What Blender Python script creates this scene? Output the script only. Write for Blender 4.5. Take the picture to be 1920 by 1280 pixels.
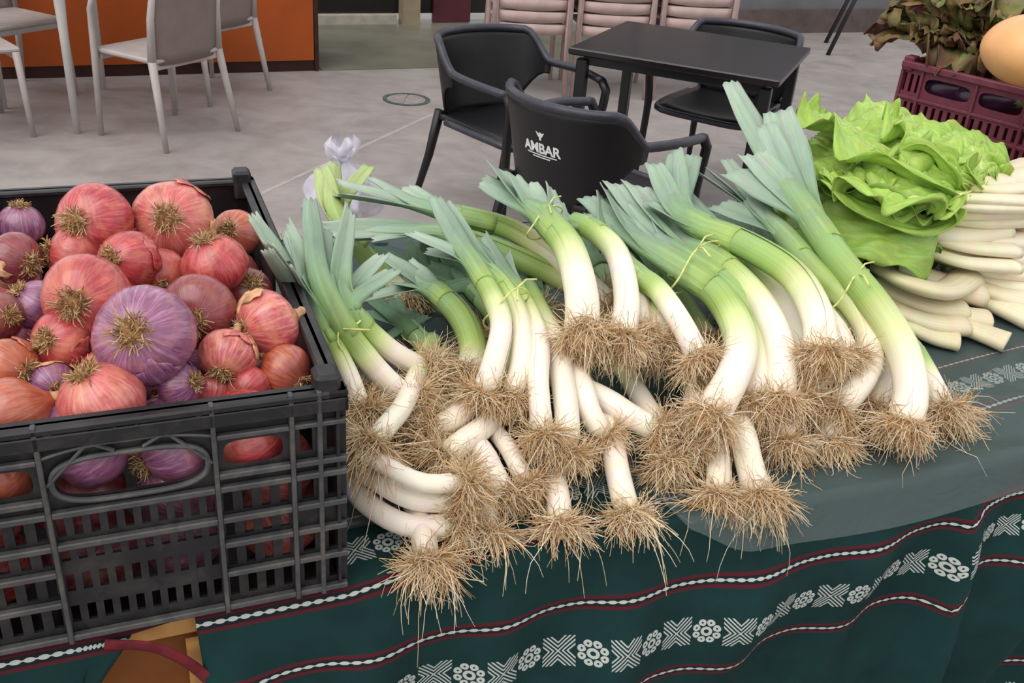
import bpy, math, random
import numpy as np
from mathutils import Vector, Matrix

for o in list(bpy.data.objects): bpy.data.objects.remove(o)
random.seed(7); RNG = np.random.default_rng(7)
scene = bpy.context.scene
COL = scene.collection

# ---------------------------------------------------------------- camera
FPX = 1850.0; PITCH = math.radians(28.0); ROLL = math.radians(4.6); CAMH = 1.53
fw = np.array([0, math.cos(PITCH), -math.sin(PITCH)])
_rt = np.array([1., 0, 0]); _up = np.array([0, math.sin(PITCH), math.cos(PITCH)])
cR = math.cos(ROLL) * _rt + math.sin(ROLL) * _up
cU = -math.sin(ROLL) * _rt + math.cos(ROLL) * _up
CP = np.array([0, 0, CAMH])
cam = bpy.data.cameras.new('camera'); cam.sensor_width = 36.0; cam.lens = 36.0 * FPX / 1920
cam.clip_start = .05; cam.clip_end = 200
camo = bpy.data.objects.new('camera', cam); COL.objects.link(camo)
camo.matrix_world = Matrix(((cR[0], cU[0], -fw[0], 0), (cR[1], cU[1], -fw[1], 0), (cR[2], cU[2], -fw[2], CAMH), (0, 0, 0, 1)))
scene.camera = camo

# ---------------------------------------------------------------- light
def lin(c):
    return tuple(((x / 255 / 12.92) if x / 255 <= .04045 else ((x / 255 + .055) / 1.055) ** 2.4) for x in c)
def rgba(c): return lin(c) + (1.,)
world = bpy.data.worlds.new('overcast'); scene.world = world; world.use_nodes = True
bg = world.node_tree.nodes['Background']; bg.inputs['Color'].default_value = (.97, .975, 1.0, 1); bg.inputs['Strength'].default_value = .78
sun = bpy.data.lights.new('sun', 'SUN'); sun.energy = 1.35; sun.angle = math.radians(55); sun.color = (1, .955, .905)
suno = bpy.data.objects.new('sun', sun); COL.objects.link(suno); suno.location = (-2, -2, 6)
suno.rotation_euler = Vector((.5, .62, -1.25)).to_track_quat('-Z', 'Y').to_euler()
scene.view_settings.view_transform = 'Standard'; scene.view_settings.look = 'None'
scene.view_settings.exposure = 0.48; scene.view_settings.gamma = 1.0; scene.view_settings.use_curve_mapping = False

# ---------------------------------------------------------------- frame of the stall table
T = .80                                   # table height
_a = math.radians(23.2)
du = np.array([math.cos(_a), math.sin(_a), 0]); dv = np.array([-math.sin(_a), math.cos(_a), 0]); dz = np.array([0, 0, 1.])
def ray(px, py): return fw + cR * (px - 960) / FPX - cU * (py - 640) / FPX
def onz(px, py, z):
    d = ray(px, py); return CP + d * ((z - CAMH) / d[2])
E0 = onz(652, 1100, T)
def W3(u, v, h): return E0 + du * u + dv * v + dz * h           # table frame -> world
def UV(p): q = np.asarray(p) - E0; return q @ du, q @ dv, q[2]
def at(px, py, h): return onz(px, py, T + h)
def depth(p): return (np.asarray(p) - CP) @ fw
def mpp(p): return depth(p) / FPX                              # metres per photo pixel

# ---------------------------------------------------------------- materials
MATS = {}
class X:                                                        # tiny expression -> math nodes
    def __init__(s, nt, sock): s.nt, s.k = nt, sock
    def _m(s, op, *a):
        n = s.nt.nodes.new('ShaderNodeMath'); n.operation = op
        for i, v in enumerate((s,) + a):
            if isinstance(v, X): s.nt.links.new(v.k, n.inputs[i])
            else: n.inputs[i].default_value = float(v)
        return X(s.nt, n.outputs[0])
    def __add__(s, o): return s._m('ADD', o)
    def __sub__(s, o): return s._m('SUBTRACT', o)
    def __mul__(s, o): return s._m('MULTIPLY', o)
    def __truediv__(s, o): return s._m('DIVIDE', o)
    def __lt__(s, o): return s._m('LESS_THAN', o)
    def __gt__(s, o): return s._m('GREATER_THAN', o)
    def abs(s): return s._m('ABSOLUTE')
    def frac(s): return s._m('FRACT')
    def max(s, o): return s._m('MAXIMUM', o)
    def min(s, o): return s._m('MINIMUM', o)
    def sqrt(s): return s._m('SQRT')
    def atan2(s, o): return s._m('ARCTAN2', o)

class NT:
    def __init__(s, name, rough=.5, spec=.5):
        s.m = bpy.data.materials.new(name); s.m.use_nodes = True
        s.nt = s.m.node_tree; s.b = s.nt.nodes['Principled BSDF']
        s.b.inputs['Roughness'].default_value = rough
        s.b.inputs['Specular IOR Level'].default_value = spec
    def n(s, t, **k):
        x = s.nt.nodes.new(t)
        for a, b in k.items(): setattr(x, a, b)
        return x
    def l(s, a, b): s.nt.links.new(a, b)
    def noise(s, vec, scale, detail=4, rough=.55, dist=0):
        n = s.n('ShaderNodeTexNoise'); n.inputs['Scale'].default_value = scale; n.inputs['Detail'].default_value = detail
        n.inputs['Roughness'].default_value = rough; n.inputs['Distortion'].default_value = dist
        if vec is not None: s.l(vec, n.inputs['Vector'])
        return n.outputs['Fac']
    def ramp(s, fac, stops):
        r = s.n('ShaderNodeValToRGB'); e = r.color_ramp.elements
        while len(e) < len(stops): e.new(.5)
        for x, (p, c) in zip(e, stops): x.position = p; x.color = rgba(c)
        s.l(fac, r.inputs['Fac']); return r.outputs['Color']
    def mix(s, fac, a, b, mode='MIX'):
        m = s.n('ShaderNodeMix', data_type='RGBA', blend_type=mode)
        for k, v in ((0, fac), (6, a), (7, b)):
            if hasattr(v, 'links') or hasattr(v, 'is_linked'): s.l(v, m.inputs[k])
            else: m.inputs[k].default_value = v if k == 0 else rgba(v)
        return m.outputs[2]
    def bump(s, h, strength=.3, dist=.002):
        b = s.n('ShaderNodeBump'); b.inputs['Strength'].default_value = strength; b.inputs['Distance'].default_value = dist
        s.l(h, b.inputs['Height']); s.l(b.outputs['Normal'], s.b.inputs['Normal'])
    def col(s, c):
        if hasattr(c, 'links') or hasattr(c, 'is_linked'): s.l(c, s.b.inputs['Base Color'])
        else: s.b.inputs['Base Color'].default_value = rgba(c)
    def obj(s): return s.n('ShaderNodeTexCoord').outputs['Object']
    def mapping(s, vec, scale=(1, 1, 1)):
        m = s.n('ShaderNodeMapping'); m.inputs['Scale'].default_value = scale; s.l(vec, m.inputs['Vector']); return m.outputs['Vector']

def simple(name, c, rough=.5, spec=.5, var=.12, scale=30, bump=0):
    if name in MATS: return MATS[name]
    t = NT(name, rough, spec)
    f = t.noise(t.obj(), scale, 3)
    d = tuple(max(0, x * (1 - var)) for x in c); e = tuple(min(255, x * (1 + var)) for x in c)
    t.col(t.ramp(f, [(.3, d), (.7, e)]))
    if bump: t.bump(f, bump)
    MATS[name] = t.m; return t.m

def mat_floor():
    t = NT('polished_concrete', .42, .35)
    o = t.obj()
    big = t.noise(o, .9, 5, .6, 1.5); fine = t.noise(o, 9, 6, .65)
    st = t.noise(t.mapping(o, (1, 1.3, 1)), 2.6, 5, .65, 1.)
    c = t.ramp(big, [(.28, (128, 121, 118)), (.5, (146, 139, 136)), (.72, (162, 155, 151))])  # concrete tones lowered, shade over the terrace put into the colour
    c = t.mix(.35, c, t.ramp(fine, [(.3, (118, 111, 109)), (.7, (168, 161, 158))]))
    c = t.mix(.4, c, t.ramp(st, [(.35, (122, 113, 109)), (.6, (160, 153, 150))]))
    t.col(c); t.bump(fine, .08); return t.m

def mat_cloth():
    t = NT('woven_green_cloth', .85, .2)
    uv = t.n('ShaderNodeUVMap', uv_map='UVMap').outputs['UV']
    sp = t.n('ShaderNodeSeparateXYZ'); t.l(uv, sp.inputs[0])
    U, W = X(t.nt, sp.outputs[0]), X(t.nt, sp.outputs[1])
    white = None; red = None; dark = None
    def orr(a, b): return b if a is None else a.max(b)
    for w0 in (-.107, .008, .083, .208, .47, .595):
        d = (W - w0).abs()
        red = orr(red, (d < .0086) * (d > .0046))
        dark = orr(dark, d < .0046)
        f = (U / .0125 + w0 * 3).frac() - .5; g = (U / .05 + w0).frac()
        bead = ((f * f * 1.1 + (d / .0046) * (d / .0046)) < .19) * (((f * f + (d / .003) * (d / .003)) > .03).max(g > .45))
        white = orr(white, bead.max((d < .0006)))
    for w0 in (-.05, .1455, .532):
        y = W - w0
        x = ((U / .078).frac() - .25) * .078
        ax, ay = x.abs(), y.abs(); d = ax - ay
        k = (d / .0056 + .5).frac() - .5
        white = orr(white, (k.abs() < .23) * (d.abs() < .0155) * (ax.max(ay) < .0205))
        x2 = ((U / .078).frac() - .75) * .078
        r = (x2 * x2 + y * y).sqrt(); th = y.atan2(x2)
        arc = ((th / (2 * math.pi / 8)).frac() - .5) * (2 * math.pi / 8 * .0128)
        pd = ((r - .0128) * (r - .0128) + arc * arc).sqrt()
        white = white.max((pd < .0046) * (pd > .0013)).max((r < .0068) * (r > .003))
    o = t.obj()
    n = t.noise(o, 14, 4); wv = t.noise(o, 900, 2)
    base = t.ramp(n, [(.3, (12, 40, 40)), (.7, (18, 52, 50))])
    c = t.mix(dark.k, base, (22, 30, 32))
    c = t.mix(red.k, c, (80, 24, 34))
    c = t.mix(white.k, c, (176, 180, 174))
    t.col(c); t.bump(wv, .25, .0006)
    t.b.inputs['Sheen Weight'].default_value = .0
    return t.m

def mat_film():
    t = NT('clear_plastic_film', .22, .5)
    tr = t.n('ShaderNodeBsdfTransparent'); tr.inputs['Color'].default_value = (.9, .93, .93, 1)
    t.col((122, 136, 134))
    o = t.obj(); f = t.noise(o, 7, 4, .6, 1.2); t.bump(f, .5, .01)
    mx = t.n('ShaderNodeMixShader'); mx.inputs[0].default_value = .27
    out = t.nt.nodes['Material Output']
    t.l(tr.outputs[0], mx.inputs[1]); t.l(t.b.outputs[0], mx.inputs[2]); t.l(mx.outputs[0], out.inputs[0])
    return t.m

def mat_onion(name, a, b, c, patch, amount=.5):
    t = NT(name, .3, .5)
    o = t.obj(); sp = t.n('ShaderNodeSeparateXYZ'); t.l(o, sp.inputs[0])
    cb = t.n('ShaderNodeCombineXYZ'); t.l(sp.outputs[0], cb.inputs[0]); t.l(sp.outputs[1], cb.inputs[1])
    nm = t.n('ShaderNodeVectorMath', operation='NORMALIZE'); t.l(cb.outputs[0], nm.inputs[0])
    z = t.n('ShaderNodeMath', operation='MULTIPLY'); t.l(sp.outputs[2], z.inputs[0]); z.inputs[1].default_value = 4
    cz = t.n('ShaderNodeCombineXYZ'); t.l(z.outputs[0], cz.inputs[2])
    ad = t.n('ShaderNodeVectorMath', operation='ADD'); t.l(nm.outputs[0], ad.inputs[0]); t.l(cz.outputs[0], ad.inputs[1])
    rnd = t.n('ShaderNodeObjectInfo').outputs['Random']
    rv = t.n('ShaderNodeCombineXYZ'); m3 = t.n('ShaderNodeMath', operation='MULTIPLY'); t.l(rnd, m3.inputs[0]); m3.inputs[1].default_value = 37
    t.l(m3.outputs[0], rv.inputs[0]); t.l(m3.outputs[0], rv.inputs[2])
    ad2 = t.n('ShaderNodeVectorMath', operation='ADD'); t.l(ad.outputs[0], ad2.inputs[0]); t.l(rv.outputs[0], ad2.inputs[1])
    ad3 = t.n('ShaderNodeVectorMath', operation='ADD'); t.l(o, ad3.inputs[0]); t.l(rv.outputs[0], ad3.inputs[1])
    st = t.noise(ad2.outputs[0], 10, 3, .6); fine = t.noise(ad2.outputs[0], 26, 2)
    big = t.noise(ad3.outputs[0], 20, 6, .7, 1.5)
    col = t.ramp(st, [(.3, a), (.5, b), (.7, c)])
    col = t.mix(.3, col, t.ramp(fine, [(.35, a), (.65, c)]))
    f = t.ramp(big, [(.56 - amount * .2, (0, 0, 0)), (.70 - amount * .2, (200, 200, 200))])
    col = t.mix(f, col, patch)
    mk = t.n('ShaderNodeMath', operation='MULTIPLY'); t.l(rnd, mk.inputs[0]); mk.inputs[1].default_value = .28
    col = t.mix(mk.outputs[0], col, tuple(min(255, x * k_) for x, k_ in zip(c, (.92, .8, .72))))
    blot = t.noise(ad3.outputs[0], 46, 5, .7); col = t.mix(.28, col, t.ramp(blot, [(.3, (96, 96, 96)), (.7, (232, 226, 220))]), 'OVERLAY')
    t.col(col); t.bump(fine, .25, .001)
    t.b.inputs['Coat Weight'].default_value = .45; t.b.inputs['Coat Roughness'].default_value = .22
    return t.m

def mat_attr(name, rough=.45, spec=.4, stripes=None, trans=0, scale=1, bump=.2, sss=0):
    """colour read from the mesh's own colour attribute, with fine grain along the part"""
    t = NT(name, rough, spec)
    at_ = t.n('ShaderNodeVertexColor', layer_name='col').outputs['Color']
    uv = t.n('ShaderNodeUVMap', uv_map='UVMap').outputs['UV']
    if stripes:
        f = t.noise(t.mapping(uv, stripes), 1, 3, .6)
        c = t.mix(.5, at_, t.ramp(f, [(.25, (150, 150, 150)), (.5, (188, 188, 188)), (.75, (225, 225, 225))]), 'OVERLAY')
        t.col(c); t.bump(f, bump, .001)
    else: t.col(at_)
    if trans: t.b.inputs['Transmission Weight'].default_value = 0
    if sss:
        t.b.inputs['Subsurface Weight'].default_value = sss; t.b.inputs['Subsurface Radius'].default_value = (.01, .012, .006)
        t.b.inputs['Subsurface Scale'].default_value = .3
    return t.m

def mat_plastic(name, c, rough=.45, dust=.3, dustc=(120, 112, 104)):
    t = NT(name, rough, .45); o = t.obj()
    f = t.noise(o, 23, 5, .65, .6); g = t.noise(o, 160, 3)
    k = t.ramp(f, [(.45, (0, 0, 0)), (.8, (255, 255, 255))])
    m = t.n('ShaderNodeMath', operation='MULTIPLY'); t.l(k, m.inputs[0]); m.inputs[1].default_value = dust
    t.col(t.mix(m.outputs[0], c, dustc)); t.bump(g, .1, .0005); return t.m

M = dict(
    floor=mat_floor(), cloth=mat_cloth(), film=mat_film(),
    leek=mat_attr('leek_shaft', .38, .4, (60, 3, 1), bump=.15, sss=.12),
    leaf=mat_attr('leek_leaf', .55, .3, (46, 2, 1), bump=.35),
    root=mat_attr('dry_root', .85, .15),
    stem=mat_attr('chard_stem', .4, .4, (40, 3, 1), bump=.35, sss=.1),
    blade=mat_attr('chard_leaf', .42, .4, (22, 14, 1), bump=.5),
    lettuce=mat_attr('lettuce_leaf', .55, .3, (12, 9, 1), bump=.5),
    on_red=mat_onion('red_onion_skin', (128, 22, 42), (172, 42, 58), (212, 104, 102), (206, 134, 100), .42),
    on_pink=mat_onion('pink_onion_skin', (152, 40, 60), (190, 74, 82), (226, 150, 138), (212, 150, 110), .42),
    on_purple=mat_onion('purple_onion_skin', (80, 28, 74), (114, 50, 104), (190, 142, 178), (176, 116, 104), .3),
    on_copper=mat_onion('copper_onion_skin', (146, 56, 38), (172, 80, 54), (206, 130, 96), (150, 78, 84), .3),
    on_dark=mat_onion('dark_onion_skin', (92, 28, 44), (126, 44, 58), (160, 84, 84), (150, 96, 76), .4),
    skin=simple('papery_skin', (196, 150, 112), .6, .3, .25, 60),
    crate=mat_plastic('black_crate_plastic', (20, 20, 23), .45, .4, (84, 80, 75)),
    rib=mat_plastic('scuffed_crate_rib', (62, 62, 63), .5, .5, (122, 116, 106)),
    burg=mat_plastic('burgundy_crate_plastic', (98, 36, 52), .5, .25, (140, 96, 100)),
    chair=mat_plastic('black_chair_plastic', (13, 13, 16), .42, .12, (50, 50, 58)),
    chairrim=mat_plastic('sheen_grey_chair_edge', (46, 46, 55), .4, .25, (96, 96, 108)),  # paler than the shell: grey sheen of rim and rail put into the colour
    tabletop=simple('dark_brown_laminate', (26, 20, 21), .25, .5, .15, 9),
    blackmetal=simple('black_metal', (22, 22, 24), .4, .5, .1, 40),
    grey=simple('pale_grey_resin', (170, 160, 155), .5, .4, .04, 12),
    greyback_shaded=simple('shade_darkened_resin', (126, 111, 105), .55, .35, .04, 12),  # pale chair resin darkened, the back panel's shade put into its colour
    white=simple('white_resin', (190, 186, 183), .45, .4, .03, 12),
    taupe=simple('stack_resin', (176, 152, 146), .5, .4, .06, 12),
    orange=simple('orange_laminate', (158, 72, 16), .45, .4, .06, 3),  # darkened too, background shade put into the laminate colour
    darkwood=simple('dark_plinth', (52, 26, 18), .5, .3, .2, 10),
    green_floor=simple('worn_green_grey_floor', (108, 106, 94), .4, .4, .1, 3),  # colour lowered to carry the background's shade
    darkglass=simple('dark_glass', (24, 24, 22), .12, .5, .1, 3),
    joint=simple('floor_joint', (158, 150, 146), .6, .3, .05, 12),
    hem=simple('dark_red_hem', (92, 30, 36), .85, .2, .2, 60),
    sill=simple('pale_threshold', (172, 164, 152), .6, .3, .08, 12),
    beige=simple('beige_frame', (150, 136, 112), .5, .3, .06, 12),
    wall=simple('grey_render', (104, 104, 107), .8, .2, .06, 4, .1),
    walldark=simple('brown_grey_skirting', (88, 77, 75), .7, .2, .1, 8),
    twine=simple('pale_raffia', (206, 206, 128), .7, .2, .15, 80),
    squash=simple('smooth_orange_squash', (226, 168, 112), .4, .4, .05, 12),
    aub=simple('dark_purple_skin', (52, 26, 48), .25, .5, .2, 20),
    cardboard=simple('brown_board', (124, 74, 36), .8, .2, .12, 10),
    wood=simple('raw_pine', (176, 130, 78), .75, .2, .18, 14),
    drain=simple('drain_metal', (74, 82, 82), .5, .5, .2, 20), drainlid=simple('drain_lid', (136, 128, 124), .6, .4, .1, 20),
    logo=simple('white_print', (225, 225, 225), .6, .2, .03, 20),
    wrap=mat_film(),
    stem_plain=simple('pale_stalk', (196, 198, 150), .6, .3, .1, 30),
    redbox=simple('dark_red_panel', (78, 30, 40), .5, .4, .1, 6),
)
_t = NT('crumpled_clear_plastic', .12, .6); _t.col((225, 222, 235))
_tr = _t.n('ShaderNodeBsdfTransparent'); _mx = _t.n('ShaderNodeMixShader'); _mx.inputs[0].default_value = .45
_t.l(_tr.outputs[0], _mx.inputs[1]); _t.l(_t.b.outputs[0], _mx.inputs[2]); _t.l(_mx.outputs[0], _t.nt.nodes['Material Output'].inputs[0])
M['bag'] = _t.m

# ---------------------------------------------------------------- mesh helpers
class MB:
    def __init__(s): s.v = []; s.f = []; s.c = []; s.uv = []
    def add(s, vs, fs, cols=None, uvs=None):
        k = len(s.v); s.v += [tuple(map(float, p)) for p in vs]
        s.f += [tuple(i + k for i in f) for f in fs]
        s.c += list(cols) if cols is not None else [(1, 1, 1)] * len(vs)
        s.uv += list(uvs) if uvs is not None else [(0, 0)] * len(vs)
        return s
    def box(s, lo, hi, basis=None, org=(0, 0, 0)):
        x0, y0, z0 = lo; x1, y1, z1 = hi
        p = [(x0, y0, z0), (x1, y0, z0), (x1, y1, z0), (x0, y1, z0), (x0, y0, z1), (x1, y0, z1), (x1, y1, z1), (x0, y1, z1)]
        if basis is not None: p = [np.array(org) + basis[0] * a + basis[1] * b + basis[2] * c for a, b, c in p]
        return s.add(p, [(0, 3, 2, 1), (4, 5, 6, 7), (0, 1, 5, 4), (1, 2, 6, 5), (2, 3, 7, 6), (3, 0, 4, 7)])
    def bevbox(s, lo, hi, b):                                   # box with chamfered edges
        lo, hi = np.array(lo, float), np.array(hi, float); vs = []; idx = {}
        for i in range(8):
            sg = [(i >> k) & 1 for k in range(3)]
            for ax in range(3):
                p = [(hi[k] - (0 if k == ax else b)) if sg[k] else (lo[k] + (0 if k == ax else b)) for k in range(3)]
                idx[i, ax] = len(vs); vs.append(p)
        fs = []
        for ax in range(3):
            a1, a2 = (ax + 1) % 3, (ax + 2) % 3
            for sd in (0, 1):
                q = [(sd << ax) | (x << a1) | (y << a2) for x, y in ((0, 0), (1, 0), (1, 1), (0, 1))]
                f = [idx[i, ax] for i in q]; fs.append(tuple(f if sd else f[::-1]))
        for ax in range(3):                                     # edges along ax
            a1, a2 = (ax + 1) % 3, (ax + 2) % 3
            for x in (0, 1):
                for y in (0, 1):
                    i0 = (x << a1) | (y << a2); i1 = i0 | (1 << ax)
                    f = [idx[i0, a1], idx[i1, a1], idx[i1, a2], idx[i0, a2]]
                    fs.append(tuple(f if x == y else f[::-1]))
        for i in range(8): fs.append((idx[i, 0], idx[i, 1], idx[i, 2]))
        return s.add(vs, fs)
    def tube(s, pts, rad, n=8, caps=True, cols=None, flat=None, roll=None):
        """swept tube; rad per point; flat = (a,b) scale of the section; cols per point"""
        pts = [np.array(p, float) for p in pts]; m = len(pts)
        if not hasattr(rad, '__len__'): rad = [rad] * m
        T_ = [pts[min(i + 1, m - 1)] - pts[max(i - 1, 0)] for i in range(m)]
        T_ = [t / (np.linalg.norm(t) + 1e-9) for t in T_]
        up = np.array([0, 0, 1.]) if abs(T_[0][2]) < .9 else np.array([1., 0, 0])
        if roll is not None: up = np.array(roll, float)
        vs = []; cs = []; us = []; L = 0
        N = up - T_[0] * (up @ T_[0]); N /= np.linalg.norm(N)
        a, b = flat or (1, 1)
        for i in range(m):
            N = N - T_[i] * (N @ T_[i]); N /= (np.linalg.norm(N) + 1e-9); B = np.cross(T_[i], N)
            if i: L += np.linalg.norm(pts[i] - pts[i - 1])
            for k in range(n):
                th = 2 * math.pi * k / n
                vs.append(pts[i] + (B * math.cos(th) * a + N * math.sin(th) * b) * rad[i])
                cs.append(cols[i] if cols is not None else (1, 1, 1)); us.append((abs(k / n - .5) * 2, L))
        fs = [(i * n + k, i * n + (k + 1) % n, (i + 1) * n + (k + 1) % n, (i + 1) * n + k) for i in range(m - 1) for k in range(n)]
        if caps: fs += [tuple(range(n - 1, -1, -1)), tuple((m - 1) * n + k for k in range(n))]
        return s.add(vs, fs, cs, us)
    def lathe(s, prof, n=24, org=(0, 0, 0)):
        vs = []; fs = []
        for r, z in prof:
            for k in range(n):
                th = 2 * math.pi * k / n; vs.append((org[0] + r * math.cos(th), org[1] + r * math.sin(th), org[2] + z))
        for i in range(len(prof) - 1):
            for k in range(n): fs.append((i * n + k, i * n + (k + 1) % n, (i + 1) * n + (k + 1) % n, (i + 1) * n + k))
        fs += [tuple(range(n - 1, -1, -1)), tuple((len(prof) - 1) * n + k for k in range(n))]
        return s.add(vs, fs)
    def grid(s, P, cols=None, uvs=None):
        """P[i][j] points"""
        m, n = len(P), len(P[0])
        return s.add([p for r in P for p in r], [(i * n + j, i * n + j + 1, (i + 1) * n + j + 1, (i + 1) * n + j) for i in range(m - 1) for j in range(n - 1)],
                     [c for r in cols for c in r] if cols is not None else None, [c for r in uvs for c in r] if uvs is not None else None)
    def mesh(s, name, mat, smooth=True, org=None):
        me = bpy.data.meshes.new(name)
        v = np.array(s.v)
        if org is not None: v = v - np.array(org)
        me.from_pydata(v.tolist(), [], s.f)
        if any(c != (1, 1, 1) for c in s.c[:4000]):
            a = me.color_attributes.new('col', 'FLOAT_COLOR', 'POINT')
            a.data.foreach_set('color', np.hstack([np.array(s.c, float), np.ones((len(s.c), 1))]).ravel())
        if any(u != (0, 0) for u in s.uv[:4000]):
            l = me.uv_layers.new(name='UVMap'); li = np.empty(len(me.loops), int); me.loops.foreach_get('vertex_index', li)
            l.data.foreach_set('uv', np.array(s.uv, float)[li].ravel())
        if smooth: me.polygons.foreach_set('use_smooth', [True] * len(me.polygons))
        me.materials.append(mat); me.update(); return me
    def build(s, name, mat, parent=None, smooth=True, org=None):
        o = bpy.data.objects.new(name, s.mesh(name, mat, smooth, org)); COL.objects.link(o)
        if parent is not None: o.parent = parent
        elif org is not None: o.location = org
        return o

def tag(o, label, cat, group=None):
    o['label'] = label; o['category'] = cat
    if group: o['group'] = group
    return o
def thing(name, label, cat, loc=(0, 0, 0), rz=0, group=None):
    o = bpy.data.objects.new(name, None); o.empty_display_size = .05; COL.objects.link(o)
    o.location = tuple(map(float, loc)); o.rotation_euler = (0, 0, rz); return tag(o, label, cat, group)
def struct(o): o['kind'] = 'structure'; return o
def copy_tree(o, parent=None):
    c = o.copy(); COL.objects.link(c)
    if parent is not None: c.parent = parent
    for ch in list(o.children): copy_tree(ch, c)
    return c
def solid(o, th, off=0):
    m = o.modifiers.new('thickness', 'SOLIDIFY'); m.thickness = th; m.offset = off; return o
def subd(o, n=1):
    m = o.modifiers.new('round', 'SUBSURF'); m.levels = n; m.render_levels = n; return o
def spline(pts, n):
    """Catmull-Rom through pts -> n points, evenly spread"""
    P = [np.array(p, float) for p in pts]
    if len(P) == 2: return [P[0] + (P[1] - P[0]) * i / (n - 1) for i in range(n)]
    P = [2 * P[0] - P[1]] + P + [2 * P[-1] - P[-2]]; out = []
    for i in range(1, len(P) - 2):
        for k in range(12):
            t = k / 12; a, b, c, d = P[i - 1:i + 3]
            out.append(.5 * (2 * b + (c - a) * t + (2 * a - 5 * b + 4 * c - d) * t * t + (3 * b - a - 3 * c + d) * t ** 3))
    out.append(P[-2]); out = np.array(out)
    L = np.r_[0, np.cumsum(np.linalg.norm(np.diff(out, axis=0), axis=1))]
    s = np.linspace(0, L[-1], n); return [np.array([np.interp(x, L, out[:, k]) for k in range(out.shape[1])]) for x in s]
def sst(x, a, b): x = min(1, max(0, (x - a) / (b - a))); return x * x * (3 - 2 * x)
def mixc(a, b, t): return tuple(x + (y - x) * t for x, y in zip(a, b))
def ramp(stops, t):
    for (p, a), (q, b) in zip(stops, stops[1:]):
        if t <= q: return mixc(a, b, min(1, max(0, (t - p) / (q - p + 1e-9))))
    return stops[-1][1]
def unit(v): v = np.array(v, float); return v / (np.linalg.norm(v) + 1e-12)

# ================================================================ the setting
o = MB().box((-14, -6, -.12), (14, 16, 0)).build('floor', M['floor'], smooth=False); struct(o)
BP = np.array([-1.37, 6.34, 0.]); bd = np.array([math.cos(math.radians(26)), math.sin(math.radians(26)), 0]); bn = np.array([bd[1], -bd[0], 0])  # building line, normal to the camera
BB = (bd, -bn, dz)
o = MB().box((0, .0, 0.0), (2.55, 1.62, .006), BB, BP + bd * .02).build('floor_doorway', M['green_floor'], smooth=False); struct(o)
o = MB().box((-.3, 1.5, .075), (3.2, 1.6, 2.6), BB, BP).build('wall_doorway', M['darkglass'], smooth=False); struct(o)
o = MB().box((-.1, 1.42, .006), (.98, 1.5, .075), BB, BP).build('trim_1', M['sill'], smooth=False); struct(o)
o = MB().box((1.02, 1.38, .006), (1.16, 1.5, 2.6), BB, BP).build('trim_2', M['beige'], smooth=False); struct(o)
o = MB().box((1.3, 1.46, .01), (1.62, 1.5, 2.2), BB, BP).build('door_1', M['redbox'], smooth=False); struct(o)
o = MB().box((2.55, .95, 0), (9.5, 1.15, 2.8), BB, BP).build('wall_back', M['wall'], smooth=False); struct(o)
o = MB().box((2.55, .9, 0), (9.5, .95, .2), BB, BP).build('baseboard_back', M['walldark'], smooth=False); struct(o)
# one filled slab joint, barely proud of the concrete
a_, b_ = onz(470, 372, 0), onz(850, 196, 0); d = unit(b_ - a_); n = np.array([-d[1], d[0], 0])
o = MB().box((-1, -.012, -.01), (np.linalg.norm(b_ - a_), .012, .0012), (d, n, dz), a_).build('trim_3', M['joint'], smooth=False); struct(o)

# orange counter
c = thing('counter', 'orange counter front with dark plinth behind the grey chairs', 'counter', BP)
q = MB()
xs = [-4.2, -2.75, -1.3, -.028]
for a, b in zip(xs, xs[1:]): MB().box((a + .002, 0, .07), (b - .002, .02, 1.08), BB).build('panel', M['orange'], c, False)
MB().box((-4.2, .02, .0), (-.03, .55, 1.07), BB).build('body', M['darkwood'], c, False)
MB().box((-4.2, .012, .0), (-.01, .03, .068), BB).build('plinth', M['darkwood'], c, False)
MB().box((-.026, -.004, .0), (0, .55, 1.08), BB).build('edge_strip', M['darkwood'], c, False)
MB().box((-4.22, -.03, 1.08), (.02, .58, 1.12), BB).build('top', M['beige'], c, False)

# floor drain
p = onz(762, 187, 0); c = thing('drain_cover', 'round metal drain cover set in the grey concrete floor', 'drain cover', p)
ring = [(.118, 0), (.14, 0), (.14, .006), (.118, .006)]
n = 40; vs = [(r * math.cos(2 * math.pi * k / n), r * math.sin(2 * math.pi * k / n), z) for r, z in ring for k in range(n)]
MB().add(vs, [(((i) % 4) * n + k, ((i) % 4) * n + (k + 1) % n, ((i + 1) % 4) * n + (k + 1) % n, ((i + 1) % 4) * n + k) for i in range(4) for k in range(n)]).build('ring', M['drain'], c, False)
for sgn in (1, -1):
    pts = [(0.006 * sgn, -.112, 0)] + [(sgn * .114 * math.cos(a), .114 * math.sin(a), 0) for a in np.linspace(-1.5, 1.5, 14)] + [(0.006 * sgn, .112, 0)]
    if sgn < 0: pts = pts[::-1]
    m = len(pts); vs = [(x, y, 0.0005) for x, y, z in pts] + [(x, y, .004) for x, y, z in pts]
    MB().add(vs, [tuple(range(m, 2 * m))] + [(k, (k + 1) % m, m + (k + 1) % m, m + k) for k in range(m)]).build('lid_half', M['drainlid'], c, False)

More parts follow.
